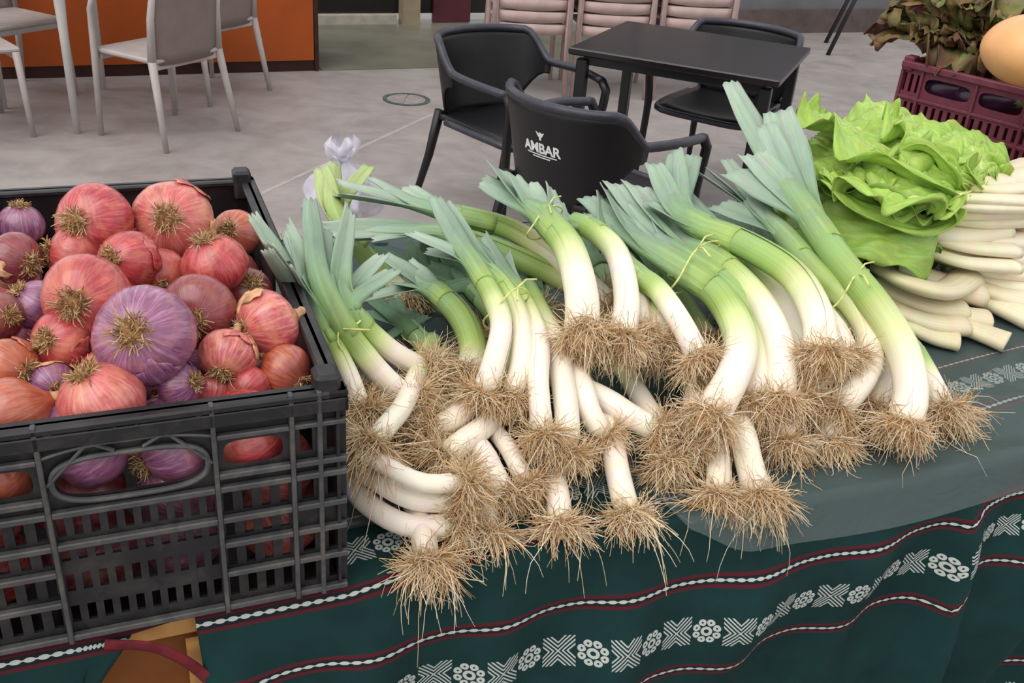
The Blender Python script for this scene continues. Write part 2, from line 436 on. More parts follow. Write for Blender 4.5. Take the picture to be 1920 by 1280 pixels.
# ---------------------------------------------------------------- pale resin chairs round a white table
def leg(parent, a, b, r0, r1, mat, name='leg'):
    return MB().tube([a, (np.array(a) + np.array(b)) / 2, b], [r0, (r0 + r1) / 2, r1], 8).build(name, mat, parent)
def resin_chair(label, loc, rz, arms=False):
    t = thing('resin_chair', label, 'chair', loc, rz, 'pale resin chairs round the white table')
    s = MB().bevbox((-.215, -.175, .395), (.215, .215, .42), .008).build('seat', M['grey'], t, False)
    for sx in (-1, 1):
        if arms:
            MB().tube([(sx * .245, .2, 0), (sx * .232, .19, .4), (sx * .228, .19, .6), (sx * .225, .15, .69)], [.014, .017, .014, .014], 8).build('leg', M['grey'], t)
            MB().tube([(sx * .225, .15, .69), (sx * .228, .0, .705), (sx * .215, -.19, .71)], [.015, .018, .015], 8).build('armrest', M['grey'], t)
        else: leg(t, (sx * .235, .205, 0), (sx * .22, .19, .4), .013, .018, M['grey'])
        leg(t, (sx * .245, -.235, 0), (sx * .215, -.165, .41), .013, .02, M['grey'])
        MB().tube([(sx * .215, -.165, .41), (sx * .21, -.175, .6), (sx * .2, -.215, .82)], [.02, .017, .013], 8).build('back_post', M['grey'], t)
    P = []
    for i in range(9):
        z = .385 + .43 * i / 8; row = []
        for j in range(9):
            a = (j / 8 - .5) * 2; row.append((a * (.205 - .01 * i / 8) * (1 - .10 * (i == 0)), -.16 - .05 * (i / 8) ** 1.3 - .022 * (1 - a * a), z))
        P.append(row)
    solid(MB().grid(P).build('backrest', M['greyback_shaded'], t), .01)
    for y in (-.155, .19): MB().bevbox((-.205, y - .012, .365), (.205, y + .012, .396), .004).build('apron', M['grey'], t, False)
    return t
RZ = math.radians(63.8)
resin_chair('pale resin armchair seen from behind, nearest, with a back panel coloured darker for shade', (-1.81, 4.82, 0), RZ, True)
resin_chair('pale resin chair farthest back, against the orange counter', (-1.86, 5.66, 0), RZ)
resin_chair('pale resin chair at left with its flat seat before the orange counter', (-2.79, 5.23, 0), math.radians(-116))
resin_chair('pale resin chair cut by the left photo edge, nearest the onion crate', (-2.69, 4.6, 0), math.radians(-45))
t = thing('cafe_table', 'white table on slim legs between the pale resin chairs', 'table', (-2.315, 5.095, 0), math.radians(59))
MB().bevbox((-.36, -.36, .715), (.36, .36, .74), .006).build('tabletop', M['white'], t, False)
for sx in (-1, 1):
    for sy in (-1, 1):
        MB().tube([(sx * .3, sy * .3, 0), (sx * .3, sy * .3, .5), (sx * .298, sy * .298, .64), (sx * .28, sy * .28, .715)], [.017, .021, .026, .06], 12).build('leg', M['white'], t)

# ---------------------------------------------------------------- stacks of taupe chairs
def stack_chair(label, loc, rz):
    t = thing('stacking_chair', label, 'chair', loc, rz, 'stacked taupe chairs by the doorway')
    MB().bevbox((-.205, -.2, .41), (.205, .2, .432), .006).build('seat', M['taupe'], t, False)
    P = [[(x, .2 + .012 * (1 - (x / .205) ** 2), z) for x in np.linspace(-.205, .205, 11)] for z in (.375, .43)]
    P[0] = [(x, y, z - .012 * (1 - (x / .205) ** 2)) for x, y, z in P[0]]
    solid(MB().grid(P).build('apron', M['taupe'], t), .012)
    for sx in (-1, 1):
        MB().tube([(sx * .235, .225, 0), (sx * .226, .212, .4), (sx * .228, .2, .62)], [.014, .018, .016], 8).build('leg', M['taupe'], t)
        MB().tube([(sx * .225, -.23, 0), (sx * .21, -.2, .43), (sx * .2, -.25, .82)], [.014, .018, .014], 8).build('leg', M['taupe'], t)
        MB().tube([(sx * .228, .205, .62), (sx * .232, 0, .645), (sx * .205, -.225, .66)], [.017, .02, .016], 8).build('armrest', M['taupe'], t)
    for k in range(5):
        z = .5 + k * .066
        solid(MB().grid([[(x, -.215 - .09 * (z + e - .43) - .02 * (1 - (x / .2) ** 2), z + e) for x in np.linspace(-.2, .2, 9)] for e in (0, .048)]).build('slat', M['taupe'], t), .012)
    return t
sc0 = None
names = ('left stack, behind the brown table', 'middle stack, behind the brown table', 'right stack, behind the brown table')
for i, nm in enumerate(names):
    for k in range(5):
        lab = ('bottom', 'second', 'third', 'fourth', 'fifth')[k] + (' taupe chair of the ' if k == 0 else ' taupe chair from the floor in the ') + nm
        loc = (-.07 + .51 * i, 6.36 + .09 * i, k * .072 + .0)
        if sc0 is None: sc0 = stack_chair(lab, loc, math.radians(-170)); q = sc0
        else: q = copy_tree(sc0)
        q.location = loc; q['label'] = lab

# ---------------------------------------------------------------- brown table and black tub chairs
t = thing('square_table', 'square dark brown table among the black tub chairs', 'table', (.66, 4.22, 0), math.radians(-21.5))
MB().bevbox((-.42, -.38, .706), (.42, .38, .734), .005).build('tabletop', M['tabletop'], t, False)
MB().bevbox((-.37, -.33, .665), (.37, .33, .7055), .004).build('apron', M['blackmetal'], t, False)
for sx in (-1, 1):
    for sy in (-1, 1): MB().bevbox((sx * .37 - .022, sy * .33 - .022, 0), (sx * .37 + .022, sy * .33 + .022, .69), .004).build('leg', M['blackmetal'], t, False)

def tub_pt(th, z):
    """outer face of the tub back: th = 0 straight behind, widening upwards"""
    k = (z - .42) / .36; rx = .235 + .045 * k; ry = .215 + .075 * k
    return np.array([rx * math.sin(th) * 1.02, -ry * math.cos(th) ** .8 if math.cos(th) > 0 else 0, z])
def tub_top(th): a = abs(th); return .735 - .115 * sst(a, math.radians(58), math.radians(90))
def tub_chair(label, loc, rz, logo=False):
    t = thing('tub_chair', label, 'chair', loc, rz, 'black tub chairs at the brown table')
    P = []; TH = np.radians(np.linspace(-86, 86, 33))
    for i in range(11):
        f = i / 10; row = []
        for th in TH:
            lo = .405 + .17 * sst(abs(th), math.radians(40), math.radians(84)); row.append(tub_pt(th, lo + (tub_top(th) - lo) * f))
        P.append(row)
    back = solid(MB().grid(P).build('backrest', M['chair'], t), .012, 1)
    rimp = [tub_pt(th, tub_top(th)) for th in TH]
    rimp = [np.array([-.262, .27, .612])] + [np.array([-.285, .12, .622])] + rimp + [np.array([.285, .12, .622]), np.array([.262, .27, .612])]
    MB().tube(spline(rimp, 60), .0165, 10).build('arm_rim', M['chairrim'], t)
    sp = []
    for i in range(9):
        y = -.2 + .46 * i / 8; row = []
        for j in range(13):
            x = (j / 12 - .5) * 2
            row.append((x * (.215 + .02 * sst(i, 2, 8)), y + .02 * (1 - x * x) * (i / 8), .432 - .018 * (1 - x * x) * (1 - (i / 8 - .4) ** 2) - .02 * sst(i, 6.5, 8)))
        sp.append(row)
    solid(MB().grid(sp).build('seat', M['chair'], t), .022, -1)
    MB().tube(spline([(-.235, -.1, .415), (-.238, .16, .41), (-.2, .275, .4), (0, .29, .398), (.2, .275, .4), (.238, .16, .41), (.235, -.1, .415)], 30), .015, 8).build('seat_rail', M['chairrim'], t)
    for sx in (-1, 1):
        MB().tube(spline([(sx * .262, .27, .614), (sx * .264, .298, .57), (sx * .256, .285, .4), (sx * .268, .305, .0)], 14), [.018] * 5 + [.017] * 4 + [.014] * 5, 8).build('leg', M['chair'], t)
        MB().tube([(sx * .2, -.185, .44), (sx * .225, -.215, .25), (sx * .255, -.285, 0)], [.022, .018, .013], 8).build('leg', M['chair'], t)
    if logo:
        def put(me, name, th0, zc):
            vs = [v.co.copy() for v in me.vertices]
            for v, c in zip(me.vertices, vs):
                p = tub_pt(th0 + c.x / .262, zc + c.y); n = unit((p[0], p[1], 0)); v.co = p + n * (.0125 + .0012 * (1 if c.z > 0 else 0))
            me.materials.clear(); me.materials.append(M['logo']); ob = bpy.data.objects.new(name, me); COL.objects.link(ob); ob.parent = back; return ob
        th0, zc = math.radians(4), .575
        cu = bpy.data.curves.new('lettering', 'FONT'); cu.body = 'AMBAR'; cu.size = .047; cu.align_x = 'CENTER'; cu.extrude = .0006; cu.offset = .0012; cu.space_character = .95
        tmp = bpy.data.objects.new('lettering', cu); COL.objects.link(tmp); bpy.context.view_layer.update()
        me = bpy.data.meshes.new_from_object(tmp.evaluated_get(bpy.context.evaluated_depsgraph_get())); bpy.data.objects.remove(tmp)
        put(me, 'lettering', th0, zc)['label'] = 'white printed lettering'
        em = MB()
        pts = [(-.017, .072), (-.007, .067), (0, .071), (.007, .067), (.017, .072), (.009, .057), (.004, .054), (.004, .044), (-.004, .044), (-.004, .054), (-.009, .057)]
        k = len(pts); em.add([(x, y, -.0006) for x, y in pts] + [(x, y, .0006) for x, y in pts], [tuple(range(k, 2 * k))] + [(i, (i + 1) % k, k + (i + 1) % k, k + i) for i in range(k)])
        put(em.mesh('emblem', M['logo'], False), 'emblem', th0, zc)
        for w, y0, h in ((.062, -.009, .004), (.036, -.017, .004)):
            g = MB()
            xs = np.linspace(-w, w, 12)
            g.add([(x, y0 + e, .0006) for e in (0, h) for x in xs], [(i, i + 1, 13 + i, 12 + i) for i in range(11)]); put(g.mesh('underline', M['logo'], False), 'underline', th0, zc)
    return t
tub_chair('black tub chair seen from behind with a white logo on its back', (.215, 3.3, 0), math.radians(-45), True)
tub_chair('black tub chair facing right, left of the brown table', (-.1, 4.03, 0), math.radians(-135))
tub_chair('black tub chair beyond the far right corner of the brown table', (.9, 4.62, 0), math.radians(148))

# easel legs by the far wall
t = thing('easel', 'slim black easel legs leaning by the grey far wall', 'easel', (2.2, 7.6, 0))
for k, (f, tp) in enumerate((((1552, 103), (1640, -75)), ((1548, 80), (1628, -72)))):
    a = onz(*f, 0) - np.array([2.2, 7.6, 0]); d = ray(*tp); b = CP + d * ((a[1] + 7.6) / d[1]) - np.array([2.2, 7.6, 0])
    MB().tube([a, (a + b) / 2, b], .018, 8).build('leg', M['blackmetal'], t)
a = onz(1552, 103, 0) - np.array([2.2, 7.6, 0])
MB().tube([b, b + np.array([.4, .05, -.02])], .016, 8).build('crossbar', M['blackmetal'], t)

# ================================================================ the stall table and its cloths
UV3 = (du, dv, dz)
t = thing('trestle_table', 'long wooden stall table hidden under the green cloth', 'table', W3(.4, .45, -T))
org = W3(.4, .45, -T)
for i in range(5): MB().box((-.72, .012 + i * .187, -.03), (1.67, .012 + (i + 1) * .187 - .004, -.006), UV3, E0 - org).build('plank', M['wood'], t, False)
for u in (-.6, 1.45):
    for v in (.1, .85): MB().box((u - .03, v - .03, -T), (u + .03, v + .03, -.03), UV3, E0 - org).build('leg', M['wood'], t, False)
    MB().box((u - .02, .1, -.12), (u + .02, .85, -.04), UV3, E0 - org).build('brace', M['wood'], t, False)

def cloth(u0, u1, depth_, drop, nu, edgeL=None, edgeR=None, seed=0):
    """cloth lying on the table (v from depth_ to 0) and hanging down the front by drop; UV in metres"""
    us = np.linspace(u0, u1, nu); rows = []
    tops = np.r_[np.linspace(depth_, .05, 14), np.linspace(.04, 0.004, 6)]
    dn = np.r_[np.linspace(.004, .06, 8), np.linspace(.075, drop, int(drop / .014))]
    for v in tops: rows.append(('t', v))
    for d in dn: rows.append(('d', d))
    P = []; UVs = []
    for kind, s in rows:
        pr = []; ur = []
        for u in us:
            if kind == 't':
                h = .0012 + .0015 * math.sin(u * 23 + s * 31); h = max(h, .0006) if s > .01 else 0
                pr.append(W3(u, s, h)); w0 = max(0, min(.12 * u, .055)); ur.append((u, -s + w0 + (max(0, .12 * u) - w0) * sst(s, .0, .08)))
            else:
                g = sst(s, 0, .16)
                ph = u * 2 * math.pi / .168 + s * 7 + .8 * math.sin(u * 5)
                f = .5 + .5 * math.sin(ph); f = f ** 1.4
                n = .006 + g * (.026 * f + .012 * math.sin(u * 9 + s * 16 + 1) + .012)
                pl = math.exp(-((u - .865 + .12 * (s - .1)) / .022) ** 2); n += g * .03 * pl
                pl2 = math.exp(-((u - 1.02 + .2 * (s - .1)) / .05) ** 2); n += g * .022 * pl2
                uu = u
                if edgeL: uu = u + edgeL(s) * (1 - sst(u, u0, u0 + .12))
                if edgeR: uu = u + edgeR(s) * sst(u, u1 - .12, u1)
                z = -.002 - s * (1 - .015 * f); z = z if s > .01 else -s
                pr.append(W3(uu, -n * sst(s, -.004, .02), z))
                sh = .036 * sst(u, .855 - .12 * (s - .1), .88 - .12 * (s - .1))
                w0 = min(.12 * u, .055) if u > 0 else 0; ur.append((u, (s if s > .07 else w0 + (.07 - w0) * s / .07) + sh * g - .012 * g * math.sin(u * 3.2)))
        P.append(pr); UVs.append(ur)
    return MB().grid(P, None, UVs)
o = solid(cloth(-.155, 1.67, .95, .74, 330, edgeL=lambda s: .05 * s).build('tablecloth', M['cloth'], org=W3(.5, 0, 0)), .0015, 1)
tag(o, 'dark green woven cloth with white flower bands under the leeks', 'tablecloth')
o = solid(cloth(-.75, -.162, .95, .3, 90, edgeR=lambda s: -.05 - .75 * s * (s < .4)).build('tablecloth', M['cloth'], org=W3(-.5, 0, 0)), .0015, 1)
tag(o, 'green cloth corner pulled aside under the black onion crate', 'tablecloth')
MB().tube(spline([W3(-.24, -.008, -.004), W3(-.205, -.012, -.012), W3(-.183, -.014, -.026), W3(-.158, -.016, -.055), W3(-.128, -.02, -.11), (W3(-.1, -.02, -.17))], 18), .0065, 8, True, None, (1., .3), roll=tuple(-dv)).build('hem', M['hem'], o, org=W3(-.5, 0, 0))
# board and box seen through the gap between the two cloths
c = thing('storage_box', 'brown board box under the table below the onion crate', 'box', W3(-.3, .2, -T))
og = W3(-.3, .2, -T)
MB().box((-.52, .02, -.5), (-.125, .03, -.012 - .02), UV3, E0 - og).build('front_panel', M['cardboard'], c, False)
MB().box((-.52, .03, -.5), (-.51, .36, -.034), UV3, E0 - og).build('side_panel', M['cardboard'], c, False)
MB().box((-.135, .03, -.5), (-.125, .36, -.034), UV3, E0 - og).build('side_panel', M['cardboard'], c, False)
MB().box((-.52, .03, -.51), (-.125, .36, -.5), UV3, E0 - og).build('bottom_panel', M['cardboard'], c, False)
for u in (-.5, -.14):
    for v in (.05, .33): MB().box((u - .01, v - .01, -T), (u + .01, v + .01, -.51), UV3, E0 - og).build('foot', M['cardboard'], c, False)
c = MB().box((-.166, .003, -.42), (-.118, .011, -.036), UV3, E0 - W3(-.14, 0, -.2)).build('pine_board', M['wood'], None, False)
c.location = tuple(W3(-.14, 0, -.2)); tag(c, 'raw pine board upright at the table edge below the onion crate', 'board')

# clear film laid over the cloth, its front hem hanging over the edge at the right
us = np.linspace(.015, 1.66, 160); P = []
rows = [('t', v) for v in np.linspace(.93, .02, 24)] + [('d', d) for d in np.linspace(0, 1, 9)]
for k, s in rows:
    r = []
    for u in us:
        hem = .05 * sst(u, .38, .5) + .006 * math.sin(u * 11) * sst(u, .4, .6)
        back = .075 * (1 - sst(u, .3, .45))                     # at the left the film stops short of the edge
        if k == 't': r.append(W3(u, back + s * (.93 - back) / .93, .0045 + .0014 * math.sin(u * 31 + s * 17) + .0012 * math.sin(u * 13 - s * 41)))
        else:
            if hem < .004: r.append(W3(u, back + (.02) * (.93 - back) / .93 - s * .005, .004))
            else:
                d = max(0, s - .25) / .75 * hem; r.append(W3(u, .012 - s * .104 if s <= .25 else -.014 - .4 * d, .0055 - d))
    P.append(r)
o = MB().grid(P).build('plastic_sheet', M['film'], org=W3(.5, 0, 0)); tag(o, 'clear plastic sheet over the green cloth, hem hanging at the right', 'plastic sheet')

# second table carrying the burgundy crate
t = thing('side_table', 'plain wooden table under the burgundy crate, behind the chard', 'table', W3(2.15, .8, -T)); org = W3(2.15, .8, -T)
for i in range(5): MB().box((1.69, .3 + i * .2, -.03), (2.75, .3 + (i + 1) * .2 - .004, 0), UV3, E0 - org).build('plank', M['wood'], t, False)
for u in (1.75, 2.69):
    for v in (.36, 1.24): MB().box((u - .03, v - .03, -T), (u + .03, v + .03, -.03), UV3, E0 - org).build('leg', M['wood'], t, False)

# ---------------------------------------------------------------- crates
def cells(xc, zc, holes, y0, y1):
    """flat panel x-z with rectangular openings (i,j cells), thickness y0..y1"""
    m = MB(); nx, nz = len(xc) - 1, len(zc) - 1; solid_ = [[(i, j) not in holes for j in range(nz)] for i in range(nx)]
    vid = {}; vs = []; fs = []
    def V(i, j, k):
        if (i, j, k) not in vid: vid[i, j, k] = len(vs); vs.append((xc[i], (y0, y1)[k], zc[j]))
        return vid[i, j, k]
    S = lambda i, j: 0 <= i < nx and 0 <= j < nz and solid_[i][j]
    for i in range(nx):
        for j in range(nz):
            if not S(i, j): continue
            fs.append((V(i, j, 0), V(i + 1, j, 0), V(i + 1, j + 1, 0), V(i, j + 1, 0)))
            fs.append((V(i, j, 1), V(i, j + 1, 1), V(i + 1, j + 1, 1), V(i + 1, j, 1)))
            if not S(i - 1, j): fs.append((V(i, j, 0), V(i, j + 1, 0), V(i, j + 1, 1), V(i, j, 1)))
            if not S(i + 1, j): fs.append((V(i + 1, j, 0), V(i + 1, j, 1), V(i + 1, j + 1, 1), V(i + 1, j + 1, 0)))
            if not S(i, j - 1): fs.append((V(i, j, 0), V(i, j, 1), V(i + 1, j, 1), V(i + 1, j, 0)))
            if not S(i, j + 1): fs.append((V(i, j + 1, 0), V(i + 1, j + 1, 0), V(i + 1, j + 1, 1), V(i, j + 1, 1)))
    return m.add(vs, fs)
def slot_panel(x0, x1, z0, z1, cx, cz, hw, hh, y0, y1, n=40):
    """rectangle with a stadium opening"""
    inn = []; out = []
    for k in range(n):
        a = 2 * math.pi * k / n; c, s = math.cos(a), math.sin(a)
        # superellipse opening
        t = min(1e9 if c == 0 else 1e9, *( [((x1 - cx) / c) if c > 1e-9 else ((x0 - cx) / c) if c < -1e-9 else 1e9, ((z1 - cz) / s) if s > 1e-9 else ((z0 - cz) / s) if s < -1e-9 else 1e9]))
        inn.append((cx + math.copysign(abs(c) ** .45, c) * hw, cz + math.copysign(abs(s) ** .6, s) * hh)); out.append((cx + t * c, cz + t * s))
    for X_, Z_ in ((x0, z0), (x0, z1), (x1, z0), (x1, z1)):
        k = min(range(n), key=lambda i: math.hypot(out[i][0] - X_, out[i][1] - Z_)); out[k] = (X_, Z_)
    vs = [(x, y, z) for y in (y0, y1) for L in (inn, out) for x, z in L]
    fs = []
    for k in range(n):
        j = (k + 1) % n
        fs += [(k, n + k, n + j, j), (2 * n + k, 2 * n + j, 3 * n + j, 3 * n + k), (k, j, 2 * n + j, 2 * n + k), (n + k, 3 * n + k, 3 * n + j, n + j)]
    return MB().add(vs, fs)

def holes_panel(x0, x1, rows, zlo, zhi, nh, hw, y0, y1):
    xc = [x0]; step = (x1 - x0) / nh
    for k in range(nh): c = x0 + (k + .5) * step; xc += [c - hw / 2, c + hw / 2]
    xc.append(x1); zc = [zlo]
    for a, b in rows: zc += [a, b]
    zc.append(zhi)
    H = {(1 + 2 * k, 1 + 2 * j) for k in range(nh) for j in range(len(rows))}
    return cells(xc, zc, H, y0, y1)

def crate(t, mat, LX, LY, H, slot_mat=None, solid_back=True):
    """open-topped field crate, front on y = 0, x from -LX to 0"""
    def wall(side, L, full):
        """one end or side wall in local x (-L..0); placed by matrix"""
        parts = []
        y0, y1 = .008, .0115
        z0, zt = .012, H
        a, b = .053, .123
        k = L / .39
        xs = [-L, -L + .053, -L + .123, -.123, -.053, 0]
        if not full:
            parts.append(('wall_panel', cells([-L + .002, -L * .62, -L * .38, -.002], [z0, .17, .2, zt - .004], {(1, 1)} if side != 'plain' else set(), y0, y1)))
        else:
            rows = [(.02, .046), (.058, .082), (.095, .112), (.124, .148)]
            # corner columns: open squares between ribs
            for xa, xb in ((xs[0], xs[1]), (xs[4], xs[5])):
                parts.append(('wall_panel', holes_panel(xa + .001, xb - .001, [(.02, .05), (.058, .084), (.124, .147), (.178, .205)], z0, zt - .02, 2, .012, y0, y1)))
            for xa, xb in ((xs[1], xs[2]), (xs[3], xs[4])):
                parts.append(('wall_panel', holes_panel(xa, xb, rows, z0, .163, 4, .0085, y0, y1)))
                parts.append(('wall_panel', slot_panel(xa, xb, .163, zt - .02, (xa + xb) / 2, .189, .027, .014, y0, y1)))
            xa, xb = xs[2], xs[3]
            parts.append(('wall_panel', holes_panel(xa, xb, [(.024, .044), (.062, .082), (.098, .109), (.126, .146)], z0, .158, 10, .0075, y0, y1)))
            parts.append(('handle_panel', slot_panel(xa, xb, .158, zt - .02, (xa + xb) / 2, .187, .062, .021, y0, y1, 56)))
            parts.append(('wall_panel', cells([-L, 0], [zt - .02, zt - .004], set(), y0, y1)))
            for x in (xs[1], xs[2], xs[3], xs[4], -.027, -L + .027):
                parts.append(('rib', MB().bevbox((x - .0022, 0, .004), (x + .0022, y0, zt - .002), .0007)))
            for zz in (.010, .154, .118, .088, .052):
                for xa, xb in zip(xs, xs[1:]):
                    if xa == xs[2] and zz in (.052, .088): continue
                    parts.append(('rib', MB().bevbox((xa + .002, .0005, zz - .0032), (xb - .002, y0, zz + .0032), .001)))
            for xa, xb in ((xs[0], xs[1]), (xs[1], xs[2]), (xs[3], xs[4]), (xs[4], xs[5])):
                parts.append(('rib', MB().bevbox((xa + .002, .0005, .166), (xb - .002, y0, .172), .001)))
                parts.append(('rib', MB().bevbox((xa + .002, .001, .209), (xb - .002, y0, .214), .001)))
            cx = (xs[2] + xs[3]) / 2                              # arched braces over the handle
            ring = [(cx + .066 * math.cos(q_) * (1 if abs(math.cos(q_)) < .9 else 1), .004, .187 + .0245 * math.sin(q_)) for q_ in np.linspace(0, 2 * math.pi, 37)[:-1]]
            sup = [(cx + math.copysign(abs(math.cos(q_)) ** .55, math.cos(q_)) * .0655, .004, .187 + math.copysign(abs(math.sin(q_)) ** .8, math.sin(q_)) * .0235) for q_ in np.linspace(0, 2 * math.pi, 49)]
            parts.append(('handle_rim', MB().tube(sup, .0028, 6)))
            for q_ in (.0, .012):
                arch = [(cx + .071 * s_, .003, .2145 + q_ * .9 + .012 * (1 - s_ * s_) - .004 * (1 - abs(s_))) for s_ in np.linspace(-1, 1, 15)]
                parts.append(('rib', MB().tube(arch, .0017, 5)))
            for s_ in (-1, 1):
                parts.append(('rib', MB().tube([(cx + s_ * .069, .003, .186), (cx + s_ * .035, .003, .222), (cx + s_ * .008, .003, .238)], .0019, 5)))
                parts.append(('rib', MB().tube([(cx + s_ * .012, .003, .214), (cx + s_ * .04, .003, .23), (cx + s_ * .066, .003, .24)], .0019, 5)))
        parts.append(('rim', MB().bevbox((-L, 0, H - .012), (0, .02, H - .004), .002)))
        parts.append(('rim', MB().bevbox((-L, 0, H - .026), (0, .004, H - .012), .001)))
        return parts
    spec = [('front', LX, True, lambda p: (p[0], p[1], p[2])), ('back', LX, False, lambda p: (-LX - p[0], LY - p[1], p[2])),
            ('right', LY, False, lambda p: (-p[1], LY + p[0] if False else -p[0], p[2])), ('left', LY, False, lambda p: (-LX + p[1], LY + p[0], p[2]))]
    for side, L, full, f in spec:
        host = None; W_ = wall(side, L, full); W_.sort(key=lambda q: q[0] in ('rib', 'handle_rim'))
        for nm, m in W_:
            flip = side == 'right'
            m.v = [f(p) for p in m.v]
            if side in ('right', 'left'): m.f = [tuple(reversed(q)) for q in m.f]
            ob = m.build(nm, M['rib'] if nm in ('rib', 'handle_rim') else mat, host if nm in ('rib', 'handle_rim') and host else t, False)
            if nm == 'handle_panel' or host is None: host = ob
    MB().box((-LX + .004, .004, .004), (-.004, LY - .004, .009)).build('base', mat, t, False)
    for x in (-.018, -LX + .018):                                # stacking lugs at the corners
        for y in (.016, LY - .016):
            MB().bevbox((x - .012, y - .014, H - .03), (x + .012, y + .014, H + .012), .004).build('corner_lug', mat, t, False)
ct = thing('black_crate', 'black plastic crate heaped with red onions', 'crate', W3(0, -.012, .0035), _a)
crate(ct, M['crate'], .39, .612, .25)

# ================================================================ onions
def basis_from(axis):
    z = unit(axis); x = np.cross([0, 0, 1.], z) if abs(z[2]) < .95 else np.cross([1., 0, 0], z); x = unit(x); return x, np.cross(z, x), z
PROF = [(.02, -.84), (.12, -.86), (.26, -.84), (.45, -.77), (.66, -.65), (.84, -.46), (.96, -.22), (1., .02), (.965, .26), (.86, .48), (.68, .67), (.46, .82), (.29, .95), (.19, 1.08)]
NECK = [(.2, 1.05), (.15, 1.16), (.13, 1.28), (.15, 1.4), (.09, 1.5), (.03, 1.52)]
def nrm(a): return a / (np.linalg.norm(a, axis=-1, keepdims=True) + 1e-12)
def strands(m, org, axis, n, r0, L0, L1, rad, spread, cols, droop=0, curl=.3, seg=5, floor_=None):
    """dry root hairs growing out of a disc of radius r0 (all strands at once)"""
    x, y, z = basis_from(axis)
    a = RNG.uniform(0, 2 * math.pi, n); q = np.sqrt(RNG.uniform(0, 1, n)); L = RNG.uniform(L0, L1, n)[:, None]
    p = np.array(org) + (np.outer(np.cos(a), x) + np.outer(np.sin(a), y)) * (q * r0)[:, None]
    s_ = (spread * q * RNG.uniform(.5, 1.2, n))[:, None]; a2 = a + RNG.normal(size=n) * .5
    d = nrm(z + (np.outer(np.cos(a2), x) + np.outer(np.sin(a2), y)) * s_); w = RNG.normal(size=(n, 3)) * curl
    pts = [p]
    for i in range(seg):
        d = nrm(d + w * .5 + RNG.normal(size=(n, 3)) * curl * .45 + np.array([0, 0, -droop]) * (i + 1) / seg)
        p = p + d * L / seg
        if floor_ is not None: p = floor_(p)
        pts.append(p)
    Pn = np.stack(pts, 1); D = nrm(Pn[:, -1] - Pn[:, 0]); N1 = nrm(np.cross(D, RNG.normal(size=(n, 3)))); N2 = np.cross(D, N1)
    rr = rad * (1 - .55 * np.arange(seg + 1) / seg) ; ring = []
    for k in range(3):
        t_ = 2 * math.pi * k / 3; ring.append(Pn + (N1 * math.cos(t_) + N2 * math.sin(t_))[:, None, :] * rr[None, :, None])
    V = np.stack(ring, 2).reshape(-1, 3)                          # strand, segment, corner
    ci = RNG.integers(0, len(cols), n); C_ = np.array(cols)[ci] * RNG.uniform(.8, 1.15, (n, 1)); C_ = np.repeat(C_, (seg + 1) * 3, 0)
    base = (np.arange(n) * (seg + 1) * 3)[:, None, None] + (np.arange(seg) * 3)[None, :, None] + np.arange(3)[None, None, :]
    nx = (np.arange(n) * (seg + 1) * 3)[:, None, None] + (np.arange(seg) * 3)[None, :, None] + ((np.arange(3) + 1) % 3)[None, None, :]
    F = np.stack([base, nx, nx + 3, base + 3], -1).reshape(-1, 4)
    m.add(V.tolist(), F.tolist(), [tuple(c) for c in C_.tolist()])
ROOTC = [lin((230, 204, 164)), lin((214, 180, 134)), lin((242, 228, 200)), lin((190, 150, 106)), lin((228, 200, 160))]
STRAW = [lin((196, 164, 118)), lin((182, 140, 94)), lin((212, 188, 150)), lin((150, 110, 74))]
